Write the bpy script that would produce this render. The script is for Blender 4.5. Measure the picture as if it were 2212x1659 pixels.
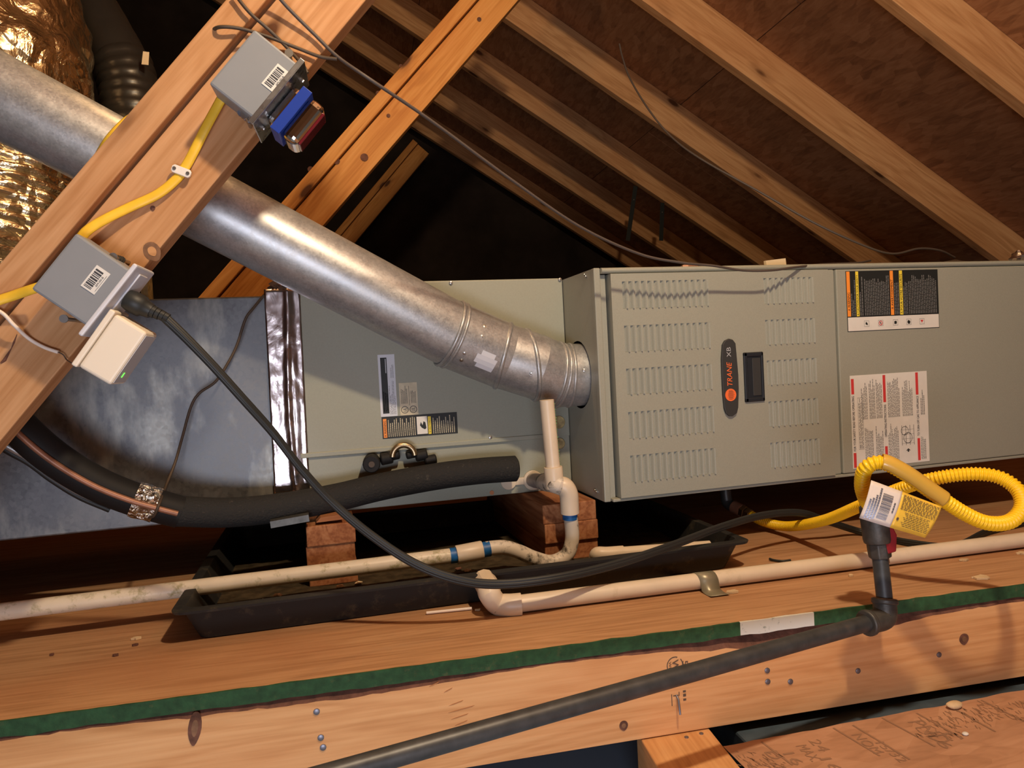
import bpy, bmesh, math, random
from mathutils import Vector, Matrix, noise
random.seed(7)
for o in list(bpy.data.objects): bpy.data.objects.remove(o)
scene = bpy.context.scene
C = scene.collection.objects
V = Vector

# ------------------------------------------------------------------ camera
FPX = 1560.0
CAM = V((-0.5177, -1.2778, 0.3965))
YAW, PITCH, ROLL = -0.2647, -0.0307, -0.0524
fw = V((-math.sin(YAW)*math.cos(PITCH), math.cos(YAW)*math.cos(PITCH), math.sin(PITCH)))
rt0 = V((math.cos(YAW), math.sin(YAW), 0)); up0 = rt0.cross(fw)
RT = rt0*math.cos(ROLL) + up0*math.sin(ROLL)
UP = up0*math.cos(ROLL) - rt0*math.sin(ROLL)
FW = fw
cam = bpy.data.cameras.new('camera'); camo = bpy.data.objects.new('camera', cam); C.link(camo)
m = Matrix((RT, UP, -FW)).transposed().to_4x4(); m.translation = CAM
camo.matrix_world = m
cam.sensor_fit = 'HORIZONTAL'; cam.sensor_width = 36; cam.lens = FPX/2212*36
cam.clip_start = 0.02; cam.clip_end = 60
scene.camera = camo

# ------------------------------------------------------------------ world, lights, exposure
world = bpy.data.worlds.new('attic'); scene.world = world; world.use_nodes = True
bg = world.node_tree.nodes['Background']; bg.inputs[0].default_value = (0.55, 0.6, 0.8, 1); bg.inputs[1].default_value = 0.011
vs = scene.view_settings
vs.view_transform = 'Standard'; vs.look = 'None'; vs.gamma = 1; vs.use_curve_mapping = False
vs.exposure = 0.0
def lamp(name, kind, loc, energy, col, **kw):
    l = bpy.data.lights.new(name, kind); l.energy = energy; l.color = col
    for k, v in kw.items(): setattr(l, k, v)
    o = bpy.data.objects.new(name, l); o.location = loc; C.link(o); return o
# two bare bulbs hanging from the roof over the top of the frame: a whiter one behind the platform edge, a warm one near the truss
bulb = lamp('bare_bulb', 'POINT', (-0.08, -1.08, 1.52), 80, (1.0, 0.79, 0.53), shadow_soft_size=0.035)
bulb2 = lamp('warm_bulb', 'POINT', (-0.55, 0.12, 1.46), 8.5, (1.0, 0.60, 0.27), shadow_soft_size=0.035)
# added cool fill from low behind the camera, lifting the shadows
fill_area = lamp('cool_fill', 'AREA', (-0.75, -2.0, -0.27), 34, (0.86, 0.88, 1.0), shape='RECTANGLE', size=0.7, size_y=0.9)
fill_area.rotation_euler = (V((-0.3, 0.2, 0.35)) - fill_area.location).to_track_quat('-Z', 'Y').to_euler()

# ------------------------------------------------------------------ placing helpers
def ray(x, y): return FW + RT*((x-1106)/FPX) - UP*((y-829.5)/FPX)
def Xp(x, y, X): d = ray(x, y); return CAM + d*((X-CAM.x)/d.x)
def Yp(x, y, Y): d = ray(x, y); return CAM + d*((Y-CAM.y)/d.y)
def Zp(x, y, Z): d = ray(x, y); return CAM + d*((Z-CAM.z)/d.z)
def Dp(x, y, D): return CAM + ray(x, y)*D
TN = V((.0655, 1, 0)).normalized(); TE = V((TN.y, -TN.x, 0))        # truss planes: normal, in-plane horizontal
TC = TN.dot(V((-.2, -.3394, 0)))
def Tp(x, y, off=0): d = ray(x, y); return CAM + d*((TC+off-TN.dot(CAM))/TN.dot(d))
def TP(s, off, z): return TE*s + TN*(TC+off) + V((0, 0, z))
def spline(P, n=8):
    P = [V(p) for p in P]; out = []
    Q = [P[0]*2-P[1]] + P + [P[-1]*2-P[-2]]
    for i in range(1, len(Q)-2):
        a, b, c, d = Q[i-1:i+3]
        for k in range(n):
            t = k/n
            out.append(.5*((2*b) + (c-a)*t + (2*a-5*b+4*c-d)*t*t + (3*b-a-3*c+d)*t**3))
    out.append(P[-1]); return out

# ------------------------------------------------------------------ materials
MT = {}
def newmat(name):
    m = bpy.data.materials.new(name); m.use_nodes = True; MT[name] = m
    nt = m.node_tree; return m, nt, nt.nodes['Principled BSDF']
def nd(nt, typ, ins=None, **kw):
    n = nt.nodes.new(typ)
    for k, v in kw.items(): setattr(n, k, v)
    for k, v in (ins or {}).items():
        if hasattr(v, 'is_linked') or isinstance(v, bpy.types.NodeSocket): nt.links.new(v, n.inputs[k])
        else: n.inputs[k].default_value = v
    return n
def ramp(nt, fac, stops):
    r = nt.nodes.new('ShaderNodeValToRGB'); nt.links.new(fac, r.inputs[0])
    e = r.color_ramp.elements
    while len(e) < len(stops): e.new(.5)
    for el, (p, c) in zip(e, stops): el.position = p; el.color = (*c, 1) if len(c) == 3 else c
    return r.outputs[0]
def mixc(nt, fac, a, b, mode='MIX'):
    n = nt.nodes.new('ShaderNodeMix'); n.data_type = 'RGBA'; n.blend_type = mode
    for i, v in ((0, fac), (6, a), (7, b)):
        if isinstance(v, bpy.types.NodeSocket): nt.links.new(v, n.inputs[i])
        elif i == 0: n.inputs[0].default_value = v
        else: n.inputs[i].default_value = (*v, 1)
    return n.outputs[2]
def coords(nt, scale, rnd=True):
    tc = nd(nt, 'ShaderNodeTexCoord'); vec = tc.outputs['Object']
    if rnd:
        oi = nd(nt, 'ShaderNodeObjectInfo'); mu = nd(nt, 'ShaderNodeMath', {0: oi.outputs['Random'], 1: 37.0}, operation='MULTIPLY')
        ad = nd(nt, 'ShaderNodeVectorMath', {0: vec, 1: mu.outputs[0]}, operation='ADD'); vec = ad.outputs[0]
    mp = nd(nt, 'ShaderNodeVectorMath', {0: vec, 1: scale}, operation='MULTIPLY'); return mp.outputs[0]
def bump(nt, b, h, strength, dist=.002):
    n = nd(nt, 'ShaderNodeBump', {'Height': h, 'Strength': strength, 'Distance': dist}); nt.links.new(n.outputs[0], b.inputs['Normal'])
def wood(name, lo, mid, hi, knot=(.10, .035, .012), rough=.62, knots=True, spec=.25, ring=.17, patch=.35):
    m, nt, b = newmat(name)
    c1 = coords(nt, (1.3, 11, 11)); n1 = nd(nt, 'ShaderNodeTexNoise', {'Vector': c1, 'Scale': 1.4, 'Detail': 3, 'Distortion': .9})
    w = nd(nt, 'ShaderNodeMath', {0: n1.outputs[0], 1: 34.0}, operation='MULTIPLY')
    s = nd(nt, 'ShaderNodeMath', {0: w.outputs[0]}, operation='SINE')
    c2 = coords(nt, (6, 170, 170)); n2 = nd(nt, 'ShaderNodeTexNoise', {'Vector': c2, 'Scale': 1, 'Detail': 4})
    f = nd(nt, 'ShaderNodeMath', {0: s.outputs[0], 1: ring, 2: n2.outputs[0]}, operation='MULTIPLY_ADD')
    col = ramp(nt, f.outputs[0], [(.2, lo), (.52, mid), (.85, hi)])
    c3 = coords(nt, (.9, 1.2, 1.2)); n3 = nd(nt, 'ShaderNodeTexNoise', {'Vector': c3, 'Scale': 3.2, 'Detail': 2})
    col = mixc(nt, nd(nt, 'ShaderNodeMapRange', {0: n3.outputs[0], 1: .45, 2: .75, 3: 0., 4: patch}).outputs[0], col, (lo[0]*1.05, lo[1]*.85, lo[2]*.8))
    if knots:
        c4 = coords(nt, (3.4, 9.5, 9.5)); vo = nd(nt, 'ShaderNodeTexVoronoi', {'Vector': c4, 'Scale': 1, 'Randomness': 1.})
        kf = ramp(nt, vo.outputs['Distance'], [(.07, (1, 1, 1)), (.12, (.25, .25, .25)), (.24, (0, 0, 0))])
        col = mixc(nt, kf, col, knot)
    nt.links.new(col, b.inputs['Base Color']); b.inputs['Roughness'].default_value = rough
    b.inputs['Specular IOR Level'].default_value = spec
    bump(nt, b, f.outputs[0], .25, .0012); return m
def plain(name, col, rough=.5, metal=0, spec=.4, var=.0, vs=40, bs=0, bscale=200, coat=0, dirt=None, dsc=18, dlo=.55, dhi=.7):
    m, nt, b = newmat(name)
    b.inputs['Roughness'].default_value = rough; b.inputs['Metallic'].default_value = metal; b.inputs['Specular IOR Level'].default_value = spec
    b.inputs['Coat Weight'].default_value = coat
    b.inputs['Base Color'].default_value = (*col, 1)
    if var or dirt:
        c = coords(nt, (1, 1, 1)); n = nd(nt, 'ShaderNodeTexNoise', {'Vector': c, 'Scale': vs, 'Detail': 5})
        k = ramp(nt, n.outputs[0], [(.3, tuple(x*(1-var) for x in col)), (.7, tuple(min(1, x*(1+var)) for x in col))])
        if dirt:
            n2 = nd(nt, 'ShaderNodeTexNoise', {'Vector': c, 'Scale': dsc, 'Detail': 8, 'Roughness': .7})
            k = mixc(nt, ramp(nt, n2.outputs[0], [(dlo, (0, 0, 0)), (dhi, (1, 1, 1))]), k, dirt)
        nt.links.new(k, b.inputs['Base Color'])
    if bs:
        c = coords(nt, (1, 1, 1)); n = nd(nt, 'ShaderNodeTexNoise', {'Vector': c, 'Scale': bscale, 'Detail': 4}); bump(nt, b, n.outputs[0], bs)
    return m
def galv(name, lo, hi, r0, r1, streak=(1, 1, 1), stain=None, cell=150, metal=1):
    m, nt, b = newmat(name); b.inputs['Metallic'].default_value = metal
    c = coords(nt, (1, 1, 1)); vo = nd(nt, 'ShaderNodeTexVoronoi', {'Vector': c, 'Scale': cell}); n = nd(nt, 'ShaderNodeTexNoise', {'Vector': coords(nt, streak), 'Scale': 9, 'Detail': 6, 'Roughness': .65})
    f = nd(nt, 'ShaderNodeMath', {0: vo.outputs['Color'], 1: .35, 2: n.outputs[0]}, operation='MULTIPLY_ADD')
    col = ramp(nt, f.outputs[0], [(.35, lo), (.9, hi)])
    if stain:
        n2 = nd(nt, 'ShaderNodeTexNoise', {'Vector': coords(nt, (3, 3, 1.2)), 'Scale': 3.5, 'Detail': 7, 'Roughness': .6})
        k = ramp(nt, n2.outputs[0], [(.5, (0, 0, 0)), (.62, (1, 1, 1))]); col = mixc(nt, k, col, stain)
    nt.links.new(col, b.inputs['Base Color'])
    rr = nd(nt, 'ShaderNodeMapRange', {0: f.outputs[0], 1: .3, 2: .95, 3: r0, 4: r1}); nt.links.new(rr.outputs[0], b.inputs['Roughness'])
    bump(nt, b, f.outputs[0], .12, .001); return m
def foil(name, col, rough, sc, st):
    m, nt, b = newmat(name); b.inputs['Metallic'].default_value = 1; b.inputs['Roughness'].default_value = rough; b.inputs['Base Color'].default_value = (*col, 1)
    c = coords(nt, (1, 1, 1)); n = nd(nt, 'ShaderNodeTexNoise', {'Vector': c, 'Scale': sc, 'Detail': 5, 'Distortion': 1.4}); vo = nd(nt, 'ShaderNodeTexVoronoi', {'Vector': c, 'Scale': sc*1.7}, feature='DISTANCE_TO_EDGE')
    f = nd(nt, 'ShaderNodeMath', {0: vo.outputs[0], 1: .6, 2: n.outputs[0]}, operation='MULTIPLY_ADD'); bump(nt, b, f.outputs[0], st, .02); return m

wood('pine', (.43, .205, .082), (.52, .27, .122), (.59, .325, .16), spec=.2)
wood('joist_pine', (.56, .27, .105), (.66, .345, .145), (.72, .40, .18), knots=False)
wood('rafter_pine', (.42, .20, .078), (.53, .27, .115), (.60, .33, .15))
wood('brace_pine', (.50, .20, .045), (.62, .275, .068), (.70, .34, .10))
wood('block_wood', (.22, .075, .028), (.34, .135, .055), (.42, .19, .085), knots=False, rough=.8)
wood('plywood', (.34, .175, .082), (.455, .25, .125), (.53, .305, .16), knots=False, rough=.8, ring=.10, patch=.75)
def osb(name, cols):
    m, nt, b = newmat(name)
    vo = nd(nt, 'ShaderNodeTexVoronoi', {'Vector': coords(nt, (7, 16, 16)), 'Scale': 2.2, 'Randomness': 1}); n = nd(nt, 'ShaderNodeTexNoise', {'Vector': coords(nt, (9, 40, 40)), 'Scale': 1.5, 'Detail': 5, 'Distortion': 1})
    f = nd(nt, 'ShaderNodeMath', {0: vo.outputs['Color'], 1: .45, 2: n.outputs[0]}, operation='MULTIPLY_ADD')
    nt.links.new(ramp(nt, f.outputs[0], [(.4, cols[0]), (.7, cols[1]), (1, cols[2])]), b.inputs['Base Color']); b.inputs['Roughness'].default_value = .75
    bump(nt, b, f.outputs[0], .2, .001)
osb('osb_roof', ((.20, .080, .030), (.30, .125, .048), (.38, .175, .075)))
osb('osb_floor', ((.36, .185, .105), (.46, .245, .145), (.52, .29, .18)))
plain('resin', (.40, .16, .05), .6)
plain('bark', (.13, .055, .035), .85, var=.4, vs=60, bs=.5)
plain('green_paint', (.020, .072, .028), .75, var=.3, vs=90, bs=.3, dirt=(.085, .095, .04), dsc=75, dlo=.58, dhi=.75)
plain('white_paint', (.62, .62, .58), .8, dirt=(.10, .14, .10), dsc=70, dlo=.55, dhi=.66)
plain('far_dark', (.030, .022, .018), .95, spec=.1, var=.3, vs=6)  # near black painted in for the light falling off at the far end
plain('gap_tone', (.070, .098, .130), .95, spec=.1, var=.2, vs=30)  # blue grey of the surface added so the gap catches light
plain('void', (.32, .40, .52), .95, spec=.1)
plain('drywall', (.30, .30, .30), .95, spec=.1)
plain('cabinet', (.315, .315, .262), .42, spec=.35, var=.04, vs=400, bs=.05, bscale=900)
plain('coil_paint', (.320, .325, .262), .45, spec=.35, var=.03, vs=300, dirt=(.10, .08, .05), dsc=220, dlo=.735, dhi=.75)
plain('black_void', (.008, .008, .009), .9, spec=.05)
plain('handle_black', (.018, .021, .027), .45)
plain('badge', (.040, .040, .040), .5)
plain('orange_print', (.90, .17, .045), .5)
plain('warn_orange', (.93, .30, .045), .5)
plain('yellow_print', (.85, .66, .06), .5)
plain('grey_print', (.42, .42, .44), .5)
plain('black_print', (.016, .018, .018), .55)
plain('ink', (.05, .05, .055), .6)
plain('faint_ink', (.17, .17, .17), .6)
plain('red_print', (.62, .05, .05), .55)
plain('label_white', (.74, .71, .66), .5, var=.05, vs=30)
plain('label_cool', (.64, .66, .72), .45)
plain('label_beige', (.60, .53, .38), .6, var=.15, vs=60)
plain('stamp_ink', (.10, .065, .045), .8)
plain('osb_ink', (.31, .175, .11), .8)
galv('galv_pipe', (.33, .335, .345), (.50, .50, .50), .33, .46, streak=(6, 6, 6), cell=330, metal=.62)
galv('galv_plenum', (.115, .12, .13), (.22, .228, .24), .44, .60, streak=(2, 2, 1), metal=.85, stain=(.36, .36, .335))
galv('zinc', (.5, .52, .54), (.7, .72, .74), .22, .35)
foil('foil_gold', (.86, .74, .52), .24, 9, .9)
foil('foil_tape', (.56, .50, .50), .27, 7, .16)
foil('foil_pipe', (.85, .80, .70), .22, 45, .8)
plain('chrome', (.62, .60, .58), .12, metal=1)
plain('steel_screw', (.45, .43, .40), .35, metal=1)
plain('nail_blue', (.22, .22, .26), .45, metal=.8)
plain('pvc', (.68, .56, .42), .38, var=.05, vs=25, dirt=(.42, .33, .20), dsc=16, dlo=.60, dhi=.86)
plain('pvc_marked', (.70, .60, .46), .40, var=.05, vs=25, dirt=(.36, .31, .16), dsc=38, dlo=.53, dhi=.66)
plain('pvc_dirty', (.66, .58, .48), .45, dirt=(.045, .036, .024), dsc=34, dlo=.50, dhi=.64)
plain('pvc_old', (.36, .30, .27), .5, var=.3, vs=40, dirt=(.10, .07, .06), dsc=40)
plain('primer_blue', (.012, .10, .30), .45, var=.4, vs=70)
plain('green_ink', (.12, .25, .08), .7)
plain('pan_black', (.020, .019, .018), .55, spec=.3, dirt=(.085, .065, .040), dsc=30, dlo=.56, dhi=.75)
plain('pan_dirt', (.060, .043, .024), .95, spec=.1, var=.5, vs=45, bs=.8, bscale=90)
plain('foam', (.026, .025, .024), .8, spec=.2, bs=1.0, bscale=260, dirt=(.075, .065, .055), dsc=120, dlo=.60, dhi=.72)
plain('rubber', (.012, .011, .011), .62, spec=.25)
plain('copper_line', (.30, .14, .085), .45, metal=.3, spec=.4, var=.2)
plain('strip_metal', (.10, .10, .095), .5, metal=.5, var=.3, vs=80)
plain('copper', (.75, .36, .20), .3, metal=1)
plain('brass_old', (.45, .34, .20), .35, metal=1)
plain('iron', (.060, .062, .064), .42, metal=.35, spec=.5, var=.25, vs=60, dirt=(.12, .085, .055), dsc=30, dlo=.62, dhi=.8)
plain('iron_fit', (.070, .066, .060), .5, metal=.45, spec=.45, var=.3, vs=70, bs=.2)
plain('rust', (.20, .10, .05), .7, var=.3, vs=90)
plain('valve_red', (.24, .012, .018), .4)
plain('yellow_hose', (.92, .57, .012), .38, spec=.45)
plain('sleeve_amber', (.62, .37, .06), .3, coat=.3)
plain('tag_yellow', (.80, .50, .06), .35, var=.1, vs=20)
plain('tag_white', (.70, .62, .56), .4)
plain('romex', (.86, .52, .04), .4, var=.06, vs=60)
plain('cable_grey', (.085, .065, .055), .55)
plain('cable_brown', (.075, .050, .032), .55)
plain('cord_black', (.018, .019, .018), .5, spec=.4)
plain('box_grey', (.25, .26, .275), .45, var=.02)
plain('plate_white', (.66, .66, .70), .3)
plain('adapter_white', (.82, .72, .58), .42)
plain('adapter_front', (.52, .52, .54), .4)
plain('clip_white', (.80, .73, .66), .4)
plain('white_wire', (.80, .68, .58), .4)
plain('blue_plastic', (.015, .045, .30), .35)
plain('red_plastic', (.13, .010, .015), .25, coat=.4)
plain('duct_black', (.020, .018, .016), .35, spec=.5, bs=.5, bscale=30)
plain('duct_tape', (.30, .27, .19), .38, metal=.35, var=.1, vs=40)
plain('strap_black', (.010, .012, .011), .5)
plain('chip', (.62, .46, .28), .8, var=.2)
plain('card', (.72, .58, .38), .8)
plain('fiberglass', (.45, .36, .18), .95, var=.4, vs=80, bs=.6)
m, nt, b = newmat('led'); b.inputs['Base Color'].default_value = (.1, .9, .1, 1); b.inputs['Emission Color'].default_value = (.2, 1, .1, 1); b.inputs['Emission Strength'].default_value = 1.2

# ------------------------------------------------------------------ mesh helpers
WM = {}
class MB:
    def __init__(s): s.v = []; s.f = []
    def add(s, vs_, fs): k = len(s.v); s.v += [V(p) for p in vs_]; s.f += [tuple(i+k for i in f) for f in fs]; return s
    def box(s, lo, hi, M=None):
        P = [V((x, y, z)) for x in (lo[0], hi[0]) for y in (lo[1], hi[1]) for z in (lo[2], hi[2])]
        if M is not None: P = [M @ p for p in P]
        F = [(0, 1, 3, 2), (4, 6, 7, 5), (0, 4, 5, 1), (2, 3, 7, 6), (0, 2, 6, 4), (1, 5, 7, 3)]
        if M is not None and M.to_3x3().determinant() < 0: F = [f[::-1] for f in F]
        return s.add(P, F)
    def tube(s, path, r, n=14, caps=True, sq=(1, 1), ref=None, arc=None):
        P = [V(p) for p in path]; N = len(P)
        rr = r if isinstance(r, (list, tuple)) else [r]*N
        T = [(P[min(i+1, N-1)]-P[max(i-1, 0)]).normalized() for i in range(N)]
        a = V(ref) if ref else (V((0, 0, 1)) if abs(T[0].z) < .9 else V((1, 0, 0)))
        u = (a - T[0]*a.dot(T[0])).normalized(); vs_ = []; fs = []
        a0, a1 = arc if arc else (0, 2*math.pi); nn = n+1 if arc else n
        for i in range(N):
            if i: u = (u - T[i]*u.dot(T[i])).normalized()
            w = T[i].cross(u)
            for k in range(nn):
                t = a0 + (a1-a0)*k/n
                vs_.append(P[i] + (u*math.cos(t)*sq[0] + w*math.sin(t)*sq[1])*rr[i])
        for i in range(N-1):
            for k in range(n):
                k2 = k+1 if arc else (k+1) % n
                fs.append((i*nn+k, i*nn+k2, (i+1)*nn+k2, (i+1)*nn+k))
        if caps and not arc: fs.append(tuple(range(n))[::-1]); fs.append(tuple((N-1)*n+k for k in range(n)))
        return s.add(vs_, fs)
    def prism(s, poly, O, u, v, w):          # polygon in (u,v) at O, extruded by vector w
        n = len(poly); A = [O + u*a + v*b for a, b in poly]; B = [p + w for p in A]
        F = [tuple(range(n)), tuple(range(2*n-1, n-1, -1))] + [(i, i+n, (i+1) % n+n, (i+1) % n) for i in range(n)]
        if u.cross(v).dot(w) > 0: F = [f[::-1] for f in F]
        return s.add(A+B, F)
    def sphere(s, c, r, n=10, m_=6, sq=(1, 1, 1)):
        vs_ = [c + V((0, 0, r*sq[2]))]; fs = []
        for i in range(1, m_):
            for k in range(n):
                p, t = math.pi*i/m_, 2*math.pi*k/n
                vs_.append(c + V((r*sq[0]*math.sin(p)*math.cos(t), r*sq[1]*math.sin(p)*math.sin(t), r*sq[2]*math.cos(p))))
        vs_.append(c - V((0, 0, r*sq[2]))); L = len(vs_)-1
        for k in range(n): fs.append((0, 1+k, 1+(k+1) % n)); fs.append((L, L-n+(k+1) % n, L-n+k))
        for i in range(m_-2):
            for k in range(n): fs.append((1+i*n+k, 1+(i+1)*n+k, 1+(i+1)*n+(k+1) % n, 1+i*n+(k+1) % n))
        return s.add(vs_, fs)
    def mesh(s, name, mat):
        me = bpy.data.meshes.new(name); me.from_pydata(s.v, [], s.f); me.materials.append(MT[mat]); return me
    def build(s, name, mat, parent=None, smooth=None, bevel=0, seg=2, world=None):
        return link(name, s.mesh(name, mat), parent, smooth, bevel, seg, world)
def link(name, me, parent=None, smooth=None, bevel=0, seg=2, world=None):
    if smooth is not None:
        me.polygons.foreach_set('use_smooth', [True]*len(me.polygons)); me.set_sharp_from_angle(angle=math.radians(smooth))
    o = bpy.data.objects.new(name, me); C.link(o); W = world or Matrix.Identity(4)
    o.matrix_basis = W; WM[o] = W
    if parent: o.parent = parent; o.matrix_parent_inverse = WM[parent].inverted()
    if bevel:
        b_ = o.modifiers.new('bevel', 'BEVEL'); b_.width = bevel; b_.segments = seg; b_.limit_method = 'ANGLE'; b_.angle_limit = math.radians(35); b_.harden_normals = False
    return o
def tag(o, label, cat, group=None, kind=None):
    if label: o['label'] = label
    if cat: o['category'] = cat
    if group: o['group'] = group
    if kind: o['kind'] = kind
    return o
def thing(name, label, cat, loc, group=None):
    e = bpy.data.objects.new(name, None); e.empty_display_size = .05; C.link(e)
    W = Matrix.Translation(loc); e.matrix_basis = W; WM[e] = W
    return tag(e, label, cat, group)
def frame(O, x, y):
    x = x.normalized(); y = (y - x*y.dot(x)).normalized(); z = x.cross(y)
    M_ = Matrix((x, y, z)).transposed().to_4x4(); M_.translation = O; return M_
def board(name, p0, p1, wdir, w, t, mat, parent=None, bevel=.002, z0=None):
    """box whose local X runs p0->p1, local Y along wdir (width w), local Z thickness t"""
    L = (p1-p0).length; W = frame(p0, p1-p0, wdir); z0 = -t/2 if z0 is None else z0
    return MB().box((0, -w/2, z0), (L, w/2, z0+t)).build(name, mat, parent, bevel=bevel, world=W)
def text(s, O, u, v, W, H, mat, parent, lift=.0004, shear=0, name='lettering'):
    cu = bpy.data.curves.new('t', 'FONT'); cu.body = s; cu.shear = shear; cu.resolution_u = 2
    o = bpy.data.objects.new('t', cu); C.link(o); dg = bpy.context.evaluated_depsgraph_get()
    me = bpy.data.meshes.new_from_object(o.evaluated_get(dg)); bpy.data.objects.remove(o); bpy.data.curves.remove(cu)
    xs = [p.co.x for p in me.vertices]; ys = [p.co.y for p in me.vertices]
    x0, x1, y0, y1 = min(xs), max(xs), min(ys), max(ys); n = u.cross(v).normalized()
    for p in me.vertices: p.co = O + u*((p.co.x-x0)/(x1-x0)*W) + v*((p.co.y-y0)/(y1-y0)*H) + n*lift
    me.materials.clear(); me.materials.append(MT[mat])
    return link(name, me, parent)
class Label:                       # flat printed sheet: u reading direction, v up the text
    def __init__(s, name, O, u, v, W, H, mat, parent, th=.0006, label=None):
        s.O, s.u, s.v, s.W, s.H = O, u, v, W, H; s.n = u.cross(v).normalized(); s.layers = {}
        s.o = MB().prism([(0, 0), (W, 0), (W, H), (0, H)], O, u, v, s.n*th).build(name, mat, parent)
        if label: s.o['label'] = label
        s.th = th
    def rect(s, a, b, c, d, mat, lift=.0002):
        m_ = s.layers.setdefault((mat, lift), MB()); O = s.O + s.n*(s.th+lift)
        m_.add([O+s.u*x+s.v*y for x, y in ((a, b), (c, b), (c, d), (a, d))], [(0, 1, 2, 3)])
    def poly(s, pts, mat, lift=.0002):
        m_ = s.layers.setdefault((mat, lift), MB()); O = s.O + s.n*(s.th+lift)
        m_.add([O+s.u*x+s.v*y for x, y in pts], [tuple(range(len(pts)))])
    def lines(s, a, b, c, d, n, mat, fill=.5, ragged=.35, words=True):   # block of fine print between (a,b) and (c,d)
        p = (d-b)/n
        for i in range(n):
            y = d-(i+.5)*p; e = a+(c-a)*(1-random.random()*ragged); x = a
            while x < e:
                w = (c-a)*random.uniform(.03, .11) if words else e-a
                s.rect(x, y-p*fill/2, min(e, x+w), y+p*fill/2, mat); x += w+(c-a)*.014
    def text(s, t, a, b, c, d, mat, lift=.0005, shear=0): return text(t, s.O+s.u*a+s.v*b+s.n*s.th, s.u, s.v, c-a, d-b, mat, s.o, lift, shear)
    def done(s):
        for (mat, l), m_ in s.layers.items(): m_.build('printing', mat, s.o)['kind'] = 'stuff'
        return s.o
def arc_pts(c, u, v, r, a0, a1, n): return [c+u*(r*math.cos(a0+(a1-a0)*i/n))+v*(r*math.sin(a0+(a1-a0)*i/n)) for i in range(n+1)]
def screw(p, n, r, parent, mat='steel_screw', name='screw'):
    n = n.normalized(); a = MB().tube([p-n*.001, p+n*.002], r, 6); a.tube([p+n*.002, p+n*.0032, p+n*.0036], [r*.8, r*.72, r*.4], 8)
    return a.build(name, mat, parent, smooth=40)
X_, Y_, Z_ = V((1, 0, 0)), V((0, 1, 0)), V((0, 0, 1))

# ================================================================== THE PLACE
def struct(o, label=None): o['kind'] = 'structure'; return tag(o, label, None)
# ---- roof: sheathing sheets over rafters, 33 degree slope falling to the right
SL = math.radians(33.1); TANS = math.tan(SL); Z0 = 1.90; RIDGE = -2.2; RD = .138
dn = TE*math.cos(SL) - Z_*math.sin(SL); nrm = TE*math.sin(SL) + Z_*math.cos(SL)      # down-slope, outward normal
dnL = -TE*math.cos(SL) - Z_*math.sin(SL); nrmL = -TE*math.sin(SL) + Z_*math.cos(SL)
def under(s): return Z0 - s*TANS
ceil_ = thing('ceiling', None, None, TP(RIDGE, 3, under(RIDGE)), None); struct(ceil_, 'OSB roof sheathing above the rafters')
OFF = [.09+.61*k for k in range(-4, 7)]
ridge0 = lambda off: TP(RIDGE, off, under(RIDGE))
for side, (d_, n_) in enumerate(((dn, nrm), (dnL, nrmL))):
    for i in range(5):
        for j in range(4):
            off0 = -2.6 + 2.44*j + (1.22 if i % 2 else 0) - 1.22
            a = ridge0(off0) + d_*(1.22*i+.002) + n_*RD
            W = frame(a, TN, d_)
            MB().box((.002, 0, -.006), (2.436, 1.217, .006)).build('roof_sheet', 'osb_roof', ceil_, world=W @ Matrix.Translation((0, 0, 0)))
names = ['nearest, cut off by the upper right corner', 'second from the upper right corner, with a knot', 'third from the upper right corner, behind the sagging cable', 'fourth from the upper right corner, carrying two black straps', 'fifth from the upper right corner, dim in the dark', 'sixth from the upper right corner, last before the far wall']
for k, off in enumerate(OFF):
    for side, (d_, n_) in enumerate(((dn, nrm), (dnL, nrmL))):
        if side and k % 1: continue
        a = ridge0(off) + n_*(RD/2-.0005) + TN*.019
        o = board('rafter', a, a+d_*5.2, n_, RD-.012, .038, 'rafter_pine', bevel=.0015)
        i = k-5
        if side == 0 and 0 <= i < 6: tag(o, 'sloping pine roof rafter, ' + names[i], 'rafter', 'roof rafters')
        elif side == 0: tag(o, 'sloping pine roof rafter far back in the dark' if i >= 4 else 'sloping pine roof rafter above the photographer', 'rafter', 'roof rafters')
        else: tag(o, 'pine rafter of the opposite roof slope in the dark', 'rafter', 'roof rafters')
# gable wall closing the attic at the far end, and the low floor below everything
wb = struct(MB().box((0, 0, 0), (13, 4.2, .04), frame(TP(-6, 3.97, -.6), TE, Z_)).build('wall_back', 'far_dark'), 'far gable wall coloured near black for the unlit depth')
for k in range(9):                          # sloping battens over the darkened wall
    a = TP(-2.0, 3.955, .35+.33*k); board('batten', a, a+dn*4.2, nrm, .035, .02, 'rafter_pine', wb, bevel=0)
for k in range(8):
    a = TP(-1.7+.45*k, 3.94, -.2); board('batten', a, a+Z_*(under(-1.7+.45*k)+.1), TE, .03, .012, 'rafter_pine', wb, bevel=0)
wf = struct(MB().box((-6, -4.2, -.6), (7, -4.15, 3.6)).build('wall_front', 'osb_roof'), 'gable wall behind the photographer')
lowf = struct(MB().box((-6, -4.2, -.30), (7, 7.4, -.255)).build('floor', 'void'), 'dark space between the joists')
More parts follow.
